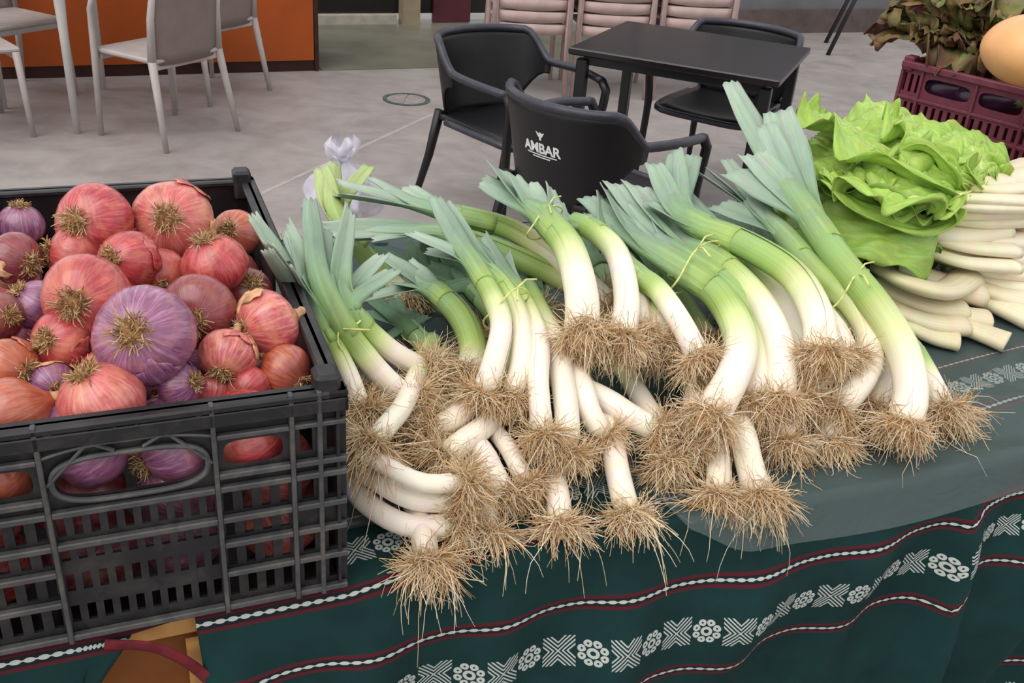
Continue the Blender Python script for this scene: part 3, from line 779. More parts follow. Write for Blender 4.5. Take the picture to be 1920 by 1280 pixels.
def onion(label, p, r, axis, mat, group='red onions heaped in the black crate', tuft=True, flat=.9, flakes=0, seed=0):
    rg = np.random.default_rng(seed + 100); flat = rg.uniform(.84, 1.02)
    t = thing('red_onion', label, 'onion', p, 0, group)
    x, y, z = basis_from(axis); rot = np.column_stack([x, y, z])
    t.rotation_euler = Matrix(rot.tolist()).to_euler()
    m = MB().lathe([(a * r, b * r * flat) for a, b in PROF], 32)
    ph = rg.uniform(0, 6.28, 4)
    vs = []
    for (a, b, c) in m.v:
        th = math.atan2(b, a); s = 1 + .025 * math.sin(2 * th + ph[0]) + .018 * math.sin(3 * th + ph[1] + c / r) + .006 * math.sin(11 * th + ph[2])
        vs.append((a * s, b * s, c + .03 * r * math.sin(th + ph[3]) * (abs(c) / r)))
    m.v = vs; bulb_o = m.build('bulb', M[mat], t)
    n = MB().lathe([(a * r, b * r * flat) for a, b in NECK], 14)
    tw = rg.uniform(-.25, .25, 2); n.v = [(a + tw[0] * (c / r / flat - 1.05) * r, b + tw[1] * (c / r / flat - 1.05) * r, c) if c > r * flat * 1.05 else (a, b, c) for a, b, c in n.v]
    if tuft: n.build('neck', M['skin'], t)
    if tuft:
        m = MB(); strands(m, (0, 0, -.82 * r * flat), (0, 0, -1), 170, .25 * r, .10 * r, .40 * r, .0009, 2.6, STRAW, 0, .5, 3)
        m.lathe([(.26 * r, -.83 * r * flat), (.22 * r, -.88 * r * flat), (.02 * r, -.9 * r * flat)], 12)
        m.c = [c if c != (1, 1, 1) else lin((150, 112, 74)) for c in m.c]
        m.build('root_tuft', M['root'], t)['kind'] = 'stuff'
    for k in range(flakes):
        th0 = rg.uniform(0, 6.28); c0 = rg.uniform(-.7, .1); wd = rg.uniform(.5, 1.1); hh = rg.uniform(.4, .75); P = []; sk = rg.uniform(-.5, .5); lift = rg.uniform(.01, .05)
        for i in range(8):
            row = []; f = i / 7
            for j in range(8):
                g = j / 7 - .5; zc = max(-.8, min(.9, c0 + hh * f + .10 * math.sin(g * 5 + k) + .03 * math.sin(g * 17)))
                th = th0 + wd * g * (.55 + .6 * math.sin(math.pi * (.15 + .7 * f))) + sk * f + .05 * math.sin(f * 13)
                rr = np.interp(zc, [b for a, b in PROF], [a for a, b in PROF]) * 1.015 + lift * (max(0, abs(g) - .3) / .2 + max(0, f - .75) * 3)
                row.append((rr * r * math.cos(th), rr * r * math.sin(th), zc * r * flat))
            P.append(row)
        solid(MB().grid(P).build('loose_skin', M['skin'] if rg.random() < .3 else M[mat], bulb_o), .0006, 1)
    return t
def heap_h(u, v): return .20 + .085 * math.sin(math.pi * min(1, max(0, (v + .04) / .66))) - .03 * abs(u + .2) / .2
def heap(px, py, dh=0):
    h = .25
    for _ in range(12):
        u, v, _z = UV(at(px, py, h)); h = .5 * h + .5 * (heap_h(u, v) + dh)
    return at(px, py, h)
ONI = [  # px, py, radius px, root offset (in radii, image plane), back-facing?, skin, dh, label
    (40, 420, 44, (.1, -.9), 'on_purple', 0, 'small smooth purple onion at the back left of the crate'),
    (103, 405, 36, (-.5, .6), 'on_pink', -.01, 'small pink onion behind, touching the back rim at left'),
    (176, 418, 78, (-.28, .1), 'on_red', .015, 'large pink-red onion at the back with its root scar facing out'),
    (140, 478, 62, (-.9, -.1), 'on_red', -.012, 'glossy red onion under the large back onion, left side'),
    (240, 492, 62, (-.3, -.05), 'on_red', 0, 'red onion lying sideways mid-heap with a whiskered root end'),
    (325, 414, 78, (.12, .02), 'on_pink', .02, 'tallest coppery pink onion at the back with a broad root tuft'),
    (443, 436, 46, (-.15, 0), 'on_copper', 0, 'small copper onion in the back right corner with round root scar'),
    (402, 495, 66, (-.2, -.8), 'on_red', .012, 'bright crimson onion below the small copper corner onion'),
    (28, 488, 54, (.9, .2), 'on_dark', 0, 'brown-purple onion at the left photo edge, second row'),
    (163, 562, 88, (0, .16), 'on_red', .018, 'big red onion with fine radial streaks left of the purple one'),
    (270, 628, 98, (.1, -.06), 'on_purple', .035, 'biggest purple onion in front with a shaggy straw root tuft'),
    (62, 570, 52, (-.5, -.6), 'on_purple', -.01, 'dark violet onion half hidden at the left of the streaked one'),
    (374, 585, 74, (.05, .35), 'on_dark', .005, 'brownish onion with torn skin right of the shaggy purple onion'),
    (508, 608, 72, (-.7, .3), 'on_pink', .01, 'pink onion with pale wrinkled skin by the right crate wall'),
    (427, 666, 56, (-.1, .75), 'on_pink', .012, 'small rosy onion with its tip pointing down, front right'),
    (552, 695, 54, (.8, .5), 'on_copper', 0, 'orange onion with a violet patch in the front right corner'),
    (114, 642, 62, (-.25, -.1), 'on_red', .0, 'copper-red onion with a straw root left of the shaggy purple one'),
    (18, 688, 58, (.9, .2), 'on_copper', .005, 'plain orange-brown onion at the left photo edge, third row'),
    (22, 778, 74, (-.8, .4), 'on_copper', .01, 'large orange onion at the front left, cut by the photo edge'),
    (190, 765, 84, (-.3, -.8), 'on_pink', .008, 'wide rosy onion lying against the front rim'),
    (196, 698, 46, (0, .1), 'on_red', .0, 'small red onion with root scar just behind the wide rosy one'),
    (338, 722, 48, (.9, -.2), 'on_purple', -.005, 'magenta-purple onion at the front, right of the wide rosy one'),
    (466, 726, 44, (-.3, .5), 'on_red', -.008, 'small red onion pressed against the front rim at right'),
    (100, 720, 44, (.6, .3), 'on_purple', -.008, 'violet onion deep in the gap at the front left'),
    (2, 592, 46, (.8, .0), 'on_dark', .0, 'dark red onion cut by the left photo edge, middle row'),
    (300, 520, 56, (.4, .5), 'on_red', -.02, 'red onion sunk between the crimson and the sideways onion'),
    (465, 545, 50, (.5, -.4), 'on_dark', -.02, 'dark red onion sunk beside the right crate wall'),
    (395, 735, 40, (.2, .8), 'on_pink', -.02, 'little pink onion low between the magenta and front right onions'),
]
for i, (px, py, rp, (rx, ry), mt, dh, lab) in enumerate(ONI):
    p = heap(px, py, dh); r = rp * mpp(p) * .97
    u_, v_, h_ = UV(p)
    if h_ - .25 < r: p = W3(min(u_, -.014 - math.sqrt(max(0, r * r - max(0, h_ - .25) ** 2))), max(v_, .006 + math.sqrt(max(0, r * r - max(0, h_ - .25) ** 2))), h_)
    k = math.sqrt(max(.05, 1 - min(.95, rx * rx + ry * ry)))
    rootdir = unit(cR * rx - cU * ry - fw * k)
    onion(lab, p, r, -rootdir, mt, flakes=(i * 7) % 3 if mt != 'on_purple' else 1, seed=i)
k = 1
SL = [( -.232, .215, 'on_purple', 'purple onion showing in the left half of the handle slot'), (-.158, .2, 'on_purple', 'violet onion showing in the right half of the handle slot'), (-.085, .2, 'on_red', 'red onion showing in the small slot right of the handle'), (-.315, .2, 'on_copper', 'pale onion showing in the small slot left of the handle')]
for u, h, mt, lab in SL:
    p = W3(u, .05, h - .02); onion(lab, p, .045, unit(dv * -.25 * (1 if k % 2 else -1) + du * .8 + dz * .3), mt, seed=60 + k); k += 1
for j, v in enumerate((.064, .16, .26, .36, .46, .55)):
    for i, u in enumerate((-.335, -.24, -.145, -.055)):
        for lev, h in enumerate((.058, .148)):
            if lev == 0 and j > 0: continue                      # only the layers the photograph can show
            if lev == 1 and j == 0: h = .128
            p = W3(u + random.uniform(-.008, .008), v + random.uniform(-.006, .006), h)
            onion('red onion low in the black crate, seen through its small holes' if j == 0 else 'red onion buried in the middle of the heap', p, .044 if lev else .047, RNG.normal(size=3),
                  ('on_red', 'on_dark', 'on_purple', 'on_pink')[(i + 2 * j) % 4], 'onions seen through the crate holes' if j == 0 else 'onions buried in the heap', tuft=False, seed=80 + k); k += 1

# ================================================================ leeks
WHT, CRM, LIM, GRN, BLU, DRK = lin((240, 229, 212)), lin((234, 228, 194)), lin((188, 204, 116)), lin((120, 158, 76)), lin((140, 162, 140)), lin((84, 114, 92))
PLB = lin((174, 188, 170))
def on_table(p):
    """keep points above the table top, in front of the hanging cloth and clear of the onion crate"""
    p = np.asarray(p, float); one = p.ndim == 1; p = np.atleast_2d(p) - E0
    u, v, h = p @ du, p @ dv, p[:, 2].copy()
    h = np.where((v > -.004) & (h < .007), .007, h)
    v = np.where((v <= -.004) & (h < 0), np.minimum(v, -.014 - .4 * -h), v)
    u = np.where((u < .012) & (v < .61) & (h < .27), .012, u)
    q = E0 + np.outer(u, du) + np.outer(v, dv) + np.outer(h, dz)
    return q[0] if one else q
LEEK_N = [0]
def leek(label, pts, wpx, leaves=(), green=.55, tone=0, group='leeks heaped on the stall', root=1., ext=None, leafw=1., rootlen=1.):
    """pts: photo pixel + height of points root -> leaf sheath; leaves: pixel + height of leaf ends"""
    k = LEEK_N[0]; LEEK_N[0] += 1; rg = np.random.default_rng(900 + k)
    W = [at(*q) for q in pts]
    if ext is not None: W += [W3(*e) for e in ext]
    W = [on_table(p + 0) for p in W]
    n = 22; path = spline(W, n); r = wpx / 2 * mpp(W[0]) * .98
    base = W[0]; t = thing('leek', label, 'leek', base, 0, group)
    rad = []; cols = []
    for i in range(n):
        s = i / (n - 1)
        rad.append(r * (.62 if i == 0 else 1.0 + .05 * math.exp(-(s / .08) ** 2) - .06 * s))
        c = ramp([(0, CRM), (.06, WHT), (max(.1, green - .12), WHT), (green + .08, mixc(CRM, LIM, .6)), (min(.97, green + .22), mixc(LIM, GRN, .45 + .3 * tone)), (1.01, mixc(GRN, BLU, .35 + .3 * tone))], s)
        cols.append(tuple(x * (1 + .03 * rg.normal()) for x in c))
    # a rounded root plate closes the end
    p0 = path[0] - unit(path[1] - path[0]) * r * .22
    m = MB().tube([p0] + path, [r * .25] + rad, 16, True, [mixc(CRM, ROOTC[1], .4)] + cols, (1., .94)); shaft_o = m.build('shaft', M['leek'], t, org=base)
    # outer sheath: one wrapped layer, edge seen as a line along the shaft
    a0 = rg.uniform(0, 6.28); P = []; C_ = []; Uu = []
    T_ = [unit(path[min(i + 1, n - 1)] - path[max(0, i - 1)]) for i in range(n)]
    for i in range(1, n):
        x, y, z = basis_from(T_[i]); row = []
        for j in range(9):
            a = a0 + 2.6 * j / 8; q = rad[i] * 1.035 + (.0006 if 0 < j < 8 else -.0003); row.append(path[i] + (x * math.cos(a) + y * math.sin(a)) * q)
        P.append(row); C_.append([tuple(v * .97 for v in cols[i])] * 9); Uu.append([(j / 8, i * .02) for j in range(9)])
    MB().grid(P, C_, Uu).build('outer_sheath', M['leek'], shaft_o, org=base)
    # leaves: folded strap blades leaving the sheath in a flat fan
    e = path[-1]; d0 = T_[-1]
    for li, L in enumerate(leaves):
        q = at(*L[:3]); dist = np.linalg.norm(q - e); w = r * (.82 + .42 * rg.random()) * leafw; nr = 20
        st = path[-5]; mid = e + d0 * dist * .32
        lp = spline([st, path[-3], e, mid * .5 + (e + (q - e) * .4) * .5, q], nr); rows = []; cc = []; uu = []
        side = unit(np.cross(lp[-1] - lp[0], dz)); rollr = rg.uniform(-.75, .75); dark = rg.uniform(0, 1); cut = rg.uniform(-.016, .016); sg = 1 if li % 2 else -1
        for i, p in enumerate(lp):
            s = i / (nr - 1); tg = unit(lp[min(i + 1, nr - 1)] - lp[max(0, i - 1)])
            sd = unit(side - tg * (side @ tg)); nn = unit(np.cross(sd, tg)); nn = nn if nn[2] > 0 else -nn
            ang = rollr * sst(s, .1, 1); sd, nn = sd * math.cos(ang) + nn * math.sin(ang), nn * math.cos(ang) - sd * math.sin(ang)
            op = sst(s, .18, .62)                                  # 0 = wrapped sheath, 1 = open strap
            R0 = r * (.93 + .035 * li * .3); row = []; cr = []; ur = []
            width = w * (1 - .22 * sst(s, .75, 1)) * (1 + .10 * math.sin(s * 3 + li))
            for j in range(9):
                f = (j / 8 - .5) * 2; a = f * 1.9
                tube_p = sd * math.sin(a) * R0 + nn * math.cos(a) * R0 * sg
                strap = sd * f * width - nn * sg * (abs(f) ** 1.1 * width * (.42 - .22 * s)) + nn * sg * R0 * .4 * (1 - s)
                pp = p + tube_p * (1 - op) + strap * op
                if i == nr - 1: pp = pp + tg * (cut * f + .004 * math.sin(f * 9 + li))
                row.append(pp)
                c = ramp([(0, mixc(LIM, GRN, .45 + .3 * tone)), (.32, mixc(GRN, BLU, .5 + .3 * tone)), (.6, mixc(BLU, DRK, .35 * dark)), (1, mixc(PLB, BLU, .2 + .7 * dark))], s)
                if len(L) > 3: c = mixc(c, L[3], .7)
                c = tuple(v * (1 - .16 * math.exp(-(f / .12) ** 2) + .04 * rg.normal()) for v in c)
                cr.append(c); ur.append((j / 8, s * dist * 4))
            rows.append(row); cc.append(cr); uu.append(ur)
        solid(MB().grid(rows, cc, uu).build('leaf', M['leaf'], t, org=base), .0014)
    # roots
    m = MB(); ax = unit(path[0] - path[2]); ro = path[0] - ax * r * .1
    strands(m, ro, ax, int(430 * root), r * 1.0, .014 * rootlen, .054 * rootlen, .00068, 2.4, ROOTC, .4, .46, 4, on_table)
    strands(m, ro, ax, int(340 * root), r * .95, .02, .05, .00066, 3.6, ROOTC, .12, .95, 5, on_table)
    strands(m, ro, ax, 13, r * .9, .05, .10 * rootlen, .0007, 1.6, [ROOTC[2], ROOTC[4]], 1.1, .3, 6, on_table)
    x, y, z = basis_from(ax); pad = []                            # matted core behind the hairs
    for i in range(6):
        f = i / 5; pad.append([on_table(ro + z * r * (.05 + .75 * f) + (x * math.cos(a) + y * math.sin(a)) * r * (1.0 + .25 * math.sin(5 * a + k + i)) * math.sqrt(max(.02, 1 - f * f))) for a in np.linspace(0, 2 * math.pi, 15)])
    m.grid(pad, [[ROOTC[3]] * 15] * 6)
    m.build('roots', M['root'], t, org=base)['kind'] = 'stuff'
    return t
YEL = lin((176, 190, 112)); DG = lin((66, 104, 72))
B = 'leek bunch beside the onion crate'
leek('leek against the crate wall, leaves reaching over the onions', [(678, 768, .10), (655, 705, .13), (627, 648, .16), (607, 612, .18)], 36, [(472, 404, .30), (505, 455, .30), (545, 500, .28)], .5, .3, B, root=1.6, rootlen=1.3)
leek('middle leek of the bunch beside the crate, tied with raffia', [(765, 748, .09), (715, 700, .12), (665, 640, .16), (634, 596, .19)], 46, [(537, 428, .26), (582, 372, .28), (566, 470, .22), (610, 430, .25)], .5, .3, B, root=1.6, rootlen=1.3)
leek('leek at the right of the crate bunch, leaf standing straight up', [(792, 690, .10), (740, 660, .13), (695, 622, .16), (662, 588, .185)], 42, [(655, 392, .28), (645, 455, .24), (718, 478, .22), (738, 505, .22), (700, 545, .2)], .55, .3, B, root=1.5, rootlen=1.2)
leek('thin leek squeezed behind the crate corner', [(668, 735, .06), (640, 690, .10), (612, 645, .14)], 30, [(500, 470, .30), (548, 455, .27)], .6, .3, B, leafw=.85)
B = 'long leeks lying to the left at the back'
leek('long pale leek lying leftward at the back, upper of the pair', [(1150, 578, .07), (1060, 497, .10), (960, 432, .13), (860, 404, .15)], 46, [(636, 345, .17), (700, 332, .17), (628, 368, .16), (760, 350, .17)], .5, .2, B)
leek('long dark green leek lying leftward, lower of the pair', [(1122, 562, .05), (1040, 517, .08), (930, 468, .11), (830, 440, .13)], 46, [(608, 432, .15), (622, 448, .13), (700, 452, .14), (650, 420, .15)], .15, .5, B)
leek('yellowish leek tops standing up behind the crate bunch', [(770, 560, .03), (705, 500, .06), (655, 440, .11)], 40, [(602, 315, .17, YEL), (630, 305, .17, YEL), (692, 312, .16, YEL), (612, 350, .15, YEL)], .2, .0, B)
B = 'leek bunch left of centre'
leek('leftmost white leek of the tied bunch left of centre', [(907, 735, .11), (925, 680, .14), (940, 612, .16), (925, 560, .175), (892, 502, .185)], 46, [(768, 438, .2), (816, 368, .22), (800, 472, .17), (835, 420, .2)], .5, .3, B)
leek('middle leek of the tied bunch left of centre', [(960, 745, .10), (977, 680, .13), (974, 602, .15), (946, 542, .165), (916, 510, .17)], 44, [(828, 380, .21), (862, 452, .18), (884, 470, .17)], .55, .2, B)
leek('longest white leek of the bunch left of centre', [(1018, 815, .08), (1010, 720, .12), (1012, 640, .14), (992, 580, .145), (962, 532, .145)], 42, [(872, 430, .17), (908, 440, .16), (950, 478, .13)], .6, .2, B)
leek('thick yellow-green leek lying under the bunch left of centre', [(880, 705, .07), (886, 650, .09), (862, 592, .11), (815, 545, .12)], 54, [(722, 482, .14), (740, 530, .12), (692, 560, .10), (765, 500, .13)], .08, .3, B)
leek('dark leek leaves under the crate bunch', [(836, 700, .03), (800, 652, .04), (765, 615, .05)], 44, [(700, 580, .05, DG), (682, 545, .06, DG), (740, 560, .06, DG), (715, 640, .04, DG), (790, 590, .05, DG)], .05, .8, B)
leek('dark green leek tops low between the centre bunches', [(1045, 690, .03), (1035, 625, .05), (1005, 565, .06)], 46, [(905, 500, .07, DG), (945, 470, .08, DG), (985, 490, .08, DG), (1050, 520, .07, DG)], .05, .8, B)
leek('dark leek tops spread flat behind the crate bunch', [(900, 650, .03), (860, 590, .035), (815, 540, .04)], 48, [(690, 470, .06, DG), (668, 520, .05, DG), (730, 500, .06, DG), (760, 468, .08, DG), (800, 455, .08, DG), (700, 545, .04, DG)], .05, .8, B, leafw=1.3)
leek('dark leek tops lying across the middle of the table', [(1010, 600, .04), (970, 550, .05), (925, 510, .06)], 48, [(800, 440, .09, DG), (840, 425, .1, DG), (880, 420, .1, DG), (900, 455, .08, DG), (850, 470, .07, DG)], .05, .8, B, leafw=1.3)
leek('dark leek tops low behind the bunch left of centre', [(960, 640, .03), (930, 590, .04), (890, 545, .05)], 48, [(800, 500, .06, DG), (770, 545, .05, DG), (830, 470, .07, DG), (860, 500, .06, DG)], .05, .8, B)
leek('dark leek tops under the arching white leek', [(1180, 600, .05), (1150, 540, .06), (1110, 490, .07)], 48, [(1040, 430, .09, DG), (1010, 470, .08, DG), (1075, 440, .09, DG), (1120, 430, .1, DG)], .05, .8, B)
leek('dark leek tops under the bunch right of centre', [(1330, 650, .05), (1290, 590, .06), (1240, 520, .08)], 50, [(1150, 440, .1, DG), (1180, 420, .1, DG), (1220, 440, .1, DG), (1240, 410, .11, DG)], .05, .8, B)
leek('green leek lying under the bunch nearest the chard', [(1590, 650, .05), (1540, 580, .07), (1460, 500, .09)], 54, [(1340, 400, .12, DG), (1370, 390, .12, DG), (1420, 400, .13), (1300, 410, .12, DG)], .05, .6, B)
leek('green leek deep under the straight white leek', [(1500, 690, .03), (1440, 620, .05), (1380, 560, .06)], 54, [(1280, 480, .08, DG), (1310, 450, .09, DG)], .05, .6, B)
B = 'leek bunch at the top of the heap'
leek('thickest white leek in the middle, highest on the heap', [(1092, 632, .15), (1088, 545, .175), (1065, 465, .195), (1020, 408, .205)], 68, [(930, 315, .22), (905, 335, .21), (962, 330, .23), (985, 345, .22)], .5, .2, B)
leek('white arching leek right of the thickest one', [(1165, 640, .14), (1176, 560, .165), (1156, 472, .185), (1108, 428, .19), (1075, 416, .19)], 52, [(1030, 350, .21), (1052, 380, .2), (1012, 362, .2)], .62, .1, B)
leek('slim leek tucked right of the arching white one', [(1208, 628, .12), (1200, 570, .14), (1182, 502, .155)], 38, [(1120, 380, .18), (1096, 400, .17)], .65, .3, B)
leek('leek slanting down to the right at the heap centre', [(1312, 672, .12), (1275, 602, .15), (1236, 546, .165), (1202, 520, .17)], 48, [(1110, 400, .18), (1150, 420, .17), (1130, 370, .19)], .6, .1, B)
leek('short pale leek behind the slanting one', [(1245, 650, .11), (1230, 590, .13), (1212, 542, .14)], 40, [(1150, 440, .15), (1165, 470, .14)], .4, .1, B)
B = 'leek bunch right of centre'
leek('big bowed leek with green shoulder, right of centre', [(1330, 785, .09), (1376, 700, .12), (1388, 630, .14), (1346, 552, .16), (1270, 500, .175)], 70, [(1130, 352, .2), (1152, 400, .18), (1172, 430, .17), (1102, 368, .19), (1210, 450, .17)], .45, .5, B)
leek('leek with lime green waist beside the big bowed one', [(1405, 765, .07), (1426, 690, .10), (1416, 600, .13), (1370, 540, .155), (1300, 492, .165)], 60, [(1150, 345, .2), (1182, 380, .19), (1230, 400, .18)], .3, .1, B)
leek('straight white leek in the bunch right of centre', [(1458, 752, .08), (1462, 660, .12), (1432, 580, .145), (1376, 516, .165), (1320, 476, .17)], 66, [(1190, 348, .2), (1250, 400, .18), (1215, 372, .19)], .55, .1, B)
leek('white leek at the right flank of the bunch right of centre', [(1492, 745, .07), (1490, 650, .10), (1456, 560, .13), (1406, 502, .145)], 54, [(1240, 320, .2), (1280, 380, .18), (1310, 440, .16)], .7, .1, B)
leek('lime-shouldered leek arching over the bunch right of centre', [(1540, 668, .13), (1531, 590, .16), (1486, 516, .185), (1402, 462, .195), (1322, 430, .195)], 64, [(1215, 380, .2), (1262, 283, .24), (1226, 308, .23), (1302, 290, .23), (1250, 350, .21)], .3, .1, B)
leek('white leek half hidden behind the lime-shouldered one', [(1590, 672, .10), (1566, 620, .12), (1520, 560, .13)], 46, [(1470, 480, .14), (1440, 500, .13)], .8, .1, B)
B = 'leek bunch nearest the chard'
leek('inner leek of the right bunch, root end curving left', [(1565, 775, .05), (1622, 705, .08), (1633, 640, .11), (1597, 572, .14), (1532, 512, .165), (1472, 442, .175)], 52, [(1338, 330, .2), (1362, 298, .22), (1300, 320, .2), (1402, 368, .2), (1345, 385, .18)], .4, .5, B)
leek('thick outer leek of the right bunch with the tallest leaves', [(1692, 800, .05), (1709, 735, .08), (1691, 650, .12), (1641, 570, .155), (1576, 490, .185), (1522, 412, .205)], 66, [(1458, 210, .30), (1372, 152, .33), (1492, 262, .26), (1436, 232, .29), (1410, 290, .26), (1382, 318, .24)], .3, .4, B, leafw=1.15)
leek('thin white leek between the two right bunch leeks', [(1640, 768, .03), (1666, 700, .06), (1656, 640, .08)], 38, [(1600, 560, .1)], .8, .1, B)
leek('short leek at the far right end, roots splayed outward', [(1768, 772, .03), (1742, 715, .05), (1712, 660, .07)], 48, [(1650, 580, .08), (1620, 590, .07)], .55, .0, B, rootlen=1.5)
B = 'leeks in the bottom layer along the table edge'
leek('curved white leek coming out low beside the crate, lower one', [(850, 985, .028), (765, 985, .028), (695, 948, .032), (662, 905, .04)], 46, (), .95, 0, B, ext=[(.045, .2, .05)])
leek('curved white leek coming out low beside the crate, upper one', [(862, 940, .05), (775, 935, .055), (705, 898, .06), (668, 862, .065)], 40, (), .95, 0, B, ext=[(.05, .25, .07)])
leek('thin curved leek highest of the three low ones by the crate', [(868, 905, .08), (790, 905, .085), (715, 868, .09), (672, 835, .09)], 36, (), .9, 0, B, ext=[(.06, .28, .08)])
LO = [
 ('stubby leek end hanging over the edge beside the crate', [(803, 1052, .012), (795, 1010, .024), (785, 965, .03)], 48, 1.4),
 ('leek end resting on the edge, second from the crate', [(915, 1002, .01), (905, 950, .024), (885, 895, .03)], 42, 1.2),
 ('greenish leek end left of the edge centre', [(948, 928, .03), (925, 885, .045), (900, 840, .06)], 46, 1.),
 ('slim greenish leek end beside another at the edge centre', [(988, 908, .035), (968, 870, .05), (945, 830, .06)], 36, 1.),
 ('short leek end peeping out at the edge centre', [(1050, 985, .012), (1045, 930, .026), (1032, 880, .03)], 46, 1.2),
 ('long straight leek end pointing down at the edge centre', [(1178, 965, .012), (1160, 890, .034), (1142, 805, .055)], 48, 1.3),
 ('leek end buried in roots under the thickest leek', [(1132, 815, .06), (1106, 770, .085), (1092, 720, .10)], 44, 1.),
 ('leek end pointing right among the roots under the heap top', [(1232, 808, .06), (1180, 780, .07), (1130, 748, .08)], 48, 1.),
 ('fat leek end hanging over the edge right of centre', [(1420, 932, .012), (1402, 862, .034), (1384, 798, .055)], 54, 1.5),
 ('leek end half covered by roots left of the fat hanging one', [(1345, 930, .012), (1346, 885, .026), (1342, 832, .035)], 46, 1.3),
 ('thin leek end upright below the big bowed leek', [(1295, 838, .045), (1297, 790, .06), (1302, 740, .07)], 34, 1.),
 ('leek end in shadow below the straight white leek', [(1472, 832, .03), (1466, 795, .045), (1452, 745, .05)], 46, 1.4),
 ('pale leek end beneath the longest leek left of centre', [(1062, 850, .06), (1062, 780, .09), (1052, 700, .11), (1042, 645, .12)], 48, 1.),
 ('small leek end lying deep among the roots at the centre', [(1252, 872, .028), (1238, 825, .04), (1222, 780, .045)], 46, 1.2),
 ('leek end pointing left under the bunch left of centre, upper', [(812, 806, .07), (850, 785, .08), (895, 750, .085)], 48, 1.5),
 ('leek end pointing left under the bunch left of centre, lower', [(832, 858, .06), (868, 828, .07), (912, 795, .075)], 50, 1.5),
 ('leek end under the inner leek of the right bunch', [(1560, 830, .02), (1555, 795, .035), (1545, 750, .045)], 44, 1.4),
 ('leek end showing only its roots at the left heap foot', [(700, 832, .10), (722, 800, .11), (755, 760, .11)], 42, 1.7),
]
for lab, pts, w, rl in LO:
    u, v, h = UV(at(*pts[-1])); u2, v2, h2 = UV(at(*pts[-2])); s = .14 / max(.02, math.hypot(u - u2, v - v2))
    ext = [(u + (u - u2) * s * .5, v + abs(v - v2) * s * .5 + .03, max(.03, h * .95)), (u + (u - u2) * s, v + abs(v - v2) * s + .06, max(.03, h * .9))]
    leek(lab, pts, w, (), .6, .1, B, root=.85, ext=ext, rootlen=rl * .85)

# loose ties of raffia round the bunches
def tie(label, a, b, axis_px, depth_=.035):
    """a, b: photo points of the visible ends of the band, passing over the bunch"""
    A, Bq = at(*a), at(*b); c = (A + Bq) / 2; x = unit(Bq - A); ax = unit(at(*axis_px[1]) - at(*axis_px[0])); up = unit(np.cross(x, ax)); up = up if up[2] > 0 else -up
    hw = np.linalg.norm(Bq - A) / 2; pts = []
    for k in range(33):
        q = 2 * math.pi * k / 32; pts.append(c + x * math.cos(q) * hw * 1.06 + up * (math.sin(q) * depth_ * .55 - .003) + ax * .004 * math.sin(3 * q))
    m = MB().tube(pts, .0014, 6)
    m.tube([pts[8], pts[8] + up * .012 + x * .014, pts[8] + up * .014 + x * .032 + ax * .008], .0013, 5)
    m.tube([pts[8], pts[8] + up * .013 - x * .01 + ax * .012, pts[8] + up * .012 - x * .016 + ax * .03], .0013, 5)
    m2 = m.build('raffia_tie', M['twine'], org=c); tag(m2, label, 'tie', 'raffia ties round the leek bunches')
tie('pale raffia tie round the bunch beside the crate', (598, 612, .17), (672, 588, .185), ((634, 596, .19), (690, 650, .15)), .06)
tie('pale raffia tie round the bunch left of centre', (916, 590, .165), (985, 562, .16), ((925, 560, .175), (940, 612, .16)), .06)
tie('pale raffia tie on the thickest leek, highest of the ties', (992, 432, .2), (1052, 396, .2), ((1020, 408, .205), (1065, 465, .195)), .04)
tie('pale raffia tie round the bunch right of centre', (1262, 535, .165), (1345, 462, .19), ((1300, 492, .17), (1370, 540, .155)), .06)
tie('pale raffia tie round the bunch nearest the chard', (1560, 575, .15), (1620, 515, .165), ((1560, 500, .185), (1640, 590, .15)), .06)

